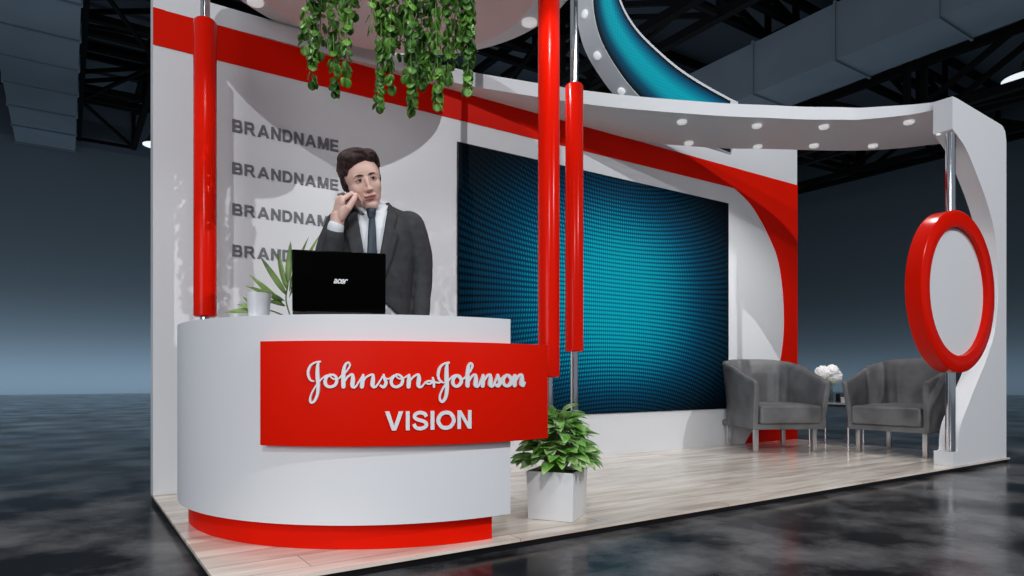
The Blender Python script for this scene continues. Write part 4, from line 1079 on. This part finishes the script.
# a closed copy of the chest for projecting the shirt, lapels, tie
k2 = MB(); loft(k2, [ering(z, y, rx, ry) for z, y, rx, ry in TR]); b2 = bmesh.new(); mt = bpy.data.meshes.new('x'); mt.from_pydata([tuple(v) for v in k2.v], [], k2.f); b2.from_mesh(mt); bvh2 = BVHTree.FromBMesh(b2)
def chest(x, z, off=0.0):
    h_ = bvh2.ray_cast(Vector((x, -1, z)), Vector((0, 1, 0)))
    y = h_[0].y if h_[0] else -.05
    return Vector((x, y - off, z))
def sheet(name, L, R, off, m, parent, th=.004, cols=6, bulge=0.0):
    """strip between two outlines [(x,z)] laid over the chest"""
    n = len(L); vs = []; fs = []
    for (a, b_) in zip(L, R):
        for k in range(cols + 1):
            f = k / cols; x = a[0] + (b_[0] - a[0]) * f; z = a[1] + (b_[1] - a[1]) * f; o_ = a[2] + (b_[2] - a[2]) * f if len(a) > 2 else off
            vs.append(chest(x, z, o_ + bulge * math.sin(PI * f)))
    for i in range(n - 1):
        for k in range(cols): a = i * (cols + 1) + k; fs.append((a, a + 1, a + cols + 2, a + cols + 1))
    o = MB().add(vs, fs).build(name, m, parent, world=False, smooth=True, angle=180)
    q = o.modifiers.new('s', 'SOLIDIFY'); q.thickness = th; q.offset = 0; return o
def lerp_outline(P, n=22):
    Q = catmull([(*p, 0) for p in P], max(2, n // (len(P) - 1))); return [(v.x, v.y) for v in Q]
# shirt: torso slightly inside the jacket, plus collar
sh = MB(); loft(sh, [ering(z, y, rx - .012, ry - .007) for z, y, rx, ry in TR if z > .75]); 
limb(sh, [(0, .022, 1.34), (-.006, .018, 1.392)], [.068, .060])
limb(sh, [cuffR + (ER - WRr).normalized() * .03, WRr + (ER - WRr).normalized() * .008], [.034, .034]); limb(sh, [WL + (EL - WL).normalized() * .06, WL + (EL - WL).normalized() * .012], [.033, .032])
o = sh.build('shirt', SHIRT, man, world=False, clean=False, smooth=True); remesh(o, .005, 3, .5)
for s_ in (-1, 1):
    cl = MB(); pts = []
    # collar leaf: folds from the back of the neck to a point on the chest
    top = []; bot = []
    for k in range(12):
        f = k / 11; a = PI / 2 - s_ * f * math.radians(168)  # from back round to front
        cx_, cy_ = math.cos(a) * .068 - .006, .016 + math.sin(a) * .066
        zt = 1.432 - .022 * f; zb = 1.398 - .030 * f ** 2
        top.append(Vector((cx_, cy_, zt))); bot.append(Vector((cx_ * 1.12 + s_ * .034 * max(0, f - .55) * 2, cy_ * 1.14 - .012 * f, zb - .030 * max(0, f - .6) * 2)))
    vs = top + bot; fs = [(i, i + 1, i + 13, i + 12) for i in range(11)]
    o = MB().add(vs, fs).build('collar', SHIRT, man, world=False, smooth=True, angle=180); q = o.modifiers.new('s', 'SOLIDIFY'); q.thickness = .004
# tie
Lk = [(-.017, 1.358), (-.015, 1.348), (-.011, 1.330), (-.013, 1.31), (-.017, 1.24), (-.022, 1.12), (-.030, 1.02), (-.03, .93)]
o_ = MB(); 
ty_ = sheet('tie', [(x, z) for x, z in Lk], [(-x, z) for x, z in Lk], .004, TIE, man, .006, 6, .003)
kn = MB(); kn.v = []; 
pk = chest(-.003, 1.350, .014); loft(kn, [[pk + Vector((sx * w_ / 2, sy, dz)) for sx, sy in ((-1, .004), (-.6, -.008), (.6, -.008), (1, .004), (0, .008))] for w_, dz in ((.026, -.020), (.036, .0), (.044, .017), (.036, .022))])
kn.build('tie_knot', TIE, ty_, world=False, smooth=True, angle=60)
# lapels and collar of the jacket
for s_ in (-1, 1):
    inn_ = [(s_ * .002, .995), (s_ * .017, 1.09), (s_ * .034, 1.18), (s_ * .051, 1.28), (s_ * .062, 1.35), (s_ * .070, 1.390)]
    out_ = [(s_ * .006, .990), (s_ * .052, 1.07), (s_ * .088, 1.165), (s_ * .112, 1.260), (s_ * .094, 1.285), (s_ * .108, 1.355)]
    I_ = []; O_ = []
    for i in range(len(inn_) - 1):
        for k in range(5): f = k / 5; I_.append((inn_[i][0] + (inn_[i + 1][0] - inn_[i][0]) * f, inn_[i][1] + (inn_[i + 1][1] - inn_[i][1]) * f)); O_.append((out_[i][0] + (out_[i + 1][0] - out_[i][0]) * f, out_[i][1] + (out_[i + 1][1] - out_[i][1]) * f))
    I_.append(inn_[-1]); O_.append(out_[-1])
    sheet('lapel', I_, O_, .007, SUIT, jk, .005, 6, .003)
    # collar roll over the shoulder to the nape
    P = [chest(s_ * .070, 1.370, .006), Vector((s_ * .080, -.020, 1.404)), Vector((s_ * .076, .035, 1.424)), Vector((s_ * .045, .078, 1.424)), Vector((0, .088, 1.42))]
    Q = catmull(P, 5); vs = []
    for i, p in enumerate(Q):
        f = i / (len(Q) - 1); outw = Vector((s_ * (1 - f), .9 * f - .3 * (1 - f), 0)).normalized()
        vs += [p + Vector((0, 0, .010)) - outw * .006, p + outw * .030 - Vector((0, 0, .022))]
    fs = [(2 * i, 2 * i + 1, 2 * i + 3, 2 * i + 2) for i in range(len(Q) - 1)]
    o = MB().add(vs, fs).build('jacket_collar', SUIT, jk, world=False, smooth=True, angle=180); q = o.modifiers.new('s', 'SOLIDIFY'); q.thickness = .006
MB().ell(chest(.004, .975, .012), (.009, .004, .009)).build('button', BLACK, jk, world=False, smooth=True)
# trousers and shoes
tr = MB(); loft(tr, [ering(z, .01, rx, ry) for z, rx, ry in ((.74, .150, .105), (.80, .162, .112), (.90, .158, .110), (.96, .150, .105))])
for s_ in (-1, 1): limb(tr, [(s_ * .085, .01, .80), (s_ * .095, .005, .46), (s_ * .1, .02, .06)], [.092, .070, .058])
o = tr.build('trousers', SUIT, man, world=False, clean=False, smooth=True); remesh(o, .008, 4, .5)
for s_ in (-1, 1):
    so = MB(); limb(so, [(s_ * .1, .055, .045), (s_ * .105, .0, .05), (s_ * .115, -.10, .036), (s_ * .118, -.15, .030)], [.043, .046, .040, .028]); so.box((s_ * .11, -.045, .012), (.078, .25, .022))
    o = so.build('shoe', BLACK, man, world=False, clean=False, smooth=True); remesh(o, .005, 3, .5)
# ================================================================ LIGHT
def spot(name, loc, target, power, size=.25, angle=70, col=(1, 1, 1)):
    l = bpy.data.lights.new(name, 'SPOT'); l.energy = power; l.shadow_soft_size = size; l.spot_size = math.radians(angle); l.spot_blend = .5; l.color = col
    o = bpy.data.objects.new(name, l); C.objects.link(o); o.location = loc; o.rotation_euler = (Vector(target) - Vector(loc)).to_track_quat('-Z', 'Y').to_euler(); return o
def area(name, loc, target, power, sx, sy, col=(1, 1, 1)):
    l = bpy.data.lights.new(name, 'AREA'); l.shape = 'RECTANGLE'; l.size = sx; l.size_y = sy; l.energy = power; l.color = col
    o = bpy.data.objects.new(name, l); C.objects.link(o); o.location = loc; o.rotation_euler = (Vector(target) - Vector(loc)).to_track_quat('-Z', 'Y').to_euler(); return o
spot('hall_spotlight', (-3.4, -6.0, 7.2), (2.6, 3.3, 1.2), 1350, .04, 60, (.97, .985, 1))
spot('hall_spotlight', (5.2, -6.4, 7.4), (3.0, 3.3, 1.3), 1750, .04, 60, (.97, .985, 1))
area('left_soft_fill', (-7.0, -3.5, 3.5), (1.5, 2.6, 1), 380, 5, 4, (.95, .97, 1))  # added soft fill from the left, evens out the counter front
for (x, y) in [(4.041, 3.585), (4.605, 3.304), (5.071, 3.015), (5.509, 2.57), (5.413, 3.31), (5.84, 3.022), (5.026, 3.60)]:
    spot('canopy_downlight', (x, y, 2.63), (x, y, 0), 11, .04, 125, (1, .99, .97))
for a_ in (184, 244, 304, 4):
    spot('disc_downlight', (dc[0] + .915 * math.cos(math.radians(a_)), dc[1] + .915 * math.sin(math.radians(a_)), 2.765), (dc[0] + .915 * math.cos(math.radians(a_)), dc[1] + .915 * math.sin(math.radians(a_)), 0), 14, .04, 100, (1, .99, .97))
# unseen area lights added to lift the hall, far walls and roof
area('hall_ambient_fill', (3, 12, 10.2), (3, 12, 0), 1000, 40, 34, (.86, .93, 1))  # added ambient fill for the hall walls and floor, no real fitting
area('wall_foot_fill', (3, 30.8, .15), (3, 33, 1.4), 1500, 50, .3, (.72, .87, 1))  # added strip that brightens the foot of the back wall
area('wall_foot_fill', (29.2, 9, .15), (31, 9, 1.2), 520, 44, .3, (.72, .87, 1))  # same added strip for the right wall
area('roof_fill', (6, 14, 4.5), (6, 14, 12), 900, 30, 22, (.75, .88, 1))  # added upward fill that brightens roof and ducts
w = bpy.data.worlds.new('world'); bpy.context.scene.world = w; w.use_nodes = True
w.node_tree.nodes['Background'].inputs[0].default_value = (.55, .62, .72, 1); w.node_tree.nodes['Background'].inputs[1].default_value = .36

# ================================================================ CAMERA
cam = bpy.data.cameras.new('camera'); co = bpy.data.objects.new('camera', cam); C.objects.link(co)
co.location = (0, 0, CAMH); co.rotation_euler = (PI / 2, 0, -YAW)
cam.sensor_width = 36; cam.lens = 36 * FPX / 1024; cam.shift_y = (HORIZ - 288) / 1024; cam.clip_start = .05; cam.clip_end = 200
sc_ = bpy.context.scene; sc_.camera = co
sc_.view_settings.view_transform = 'Standard'; sc_.view_settings.look = 'None'; sc_.view_settings.gamma = 1; sc_.view_settings.exposure = 0; sc_.view_settings.use_curve_mapping = False
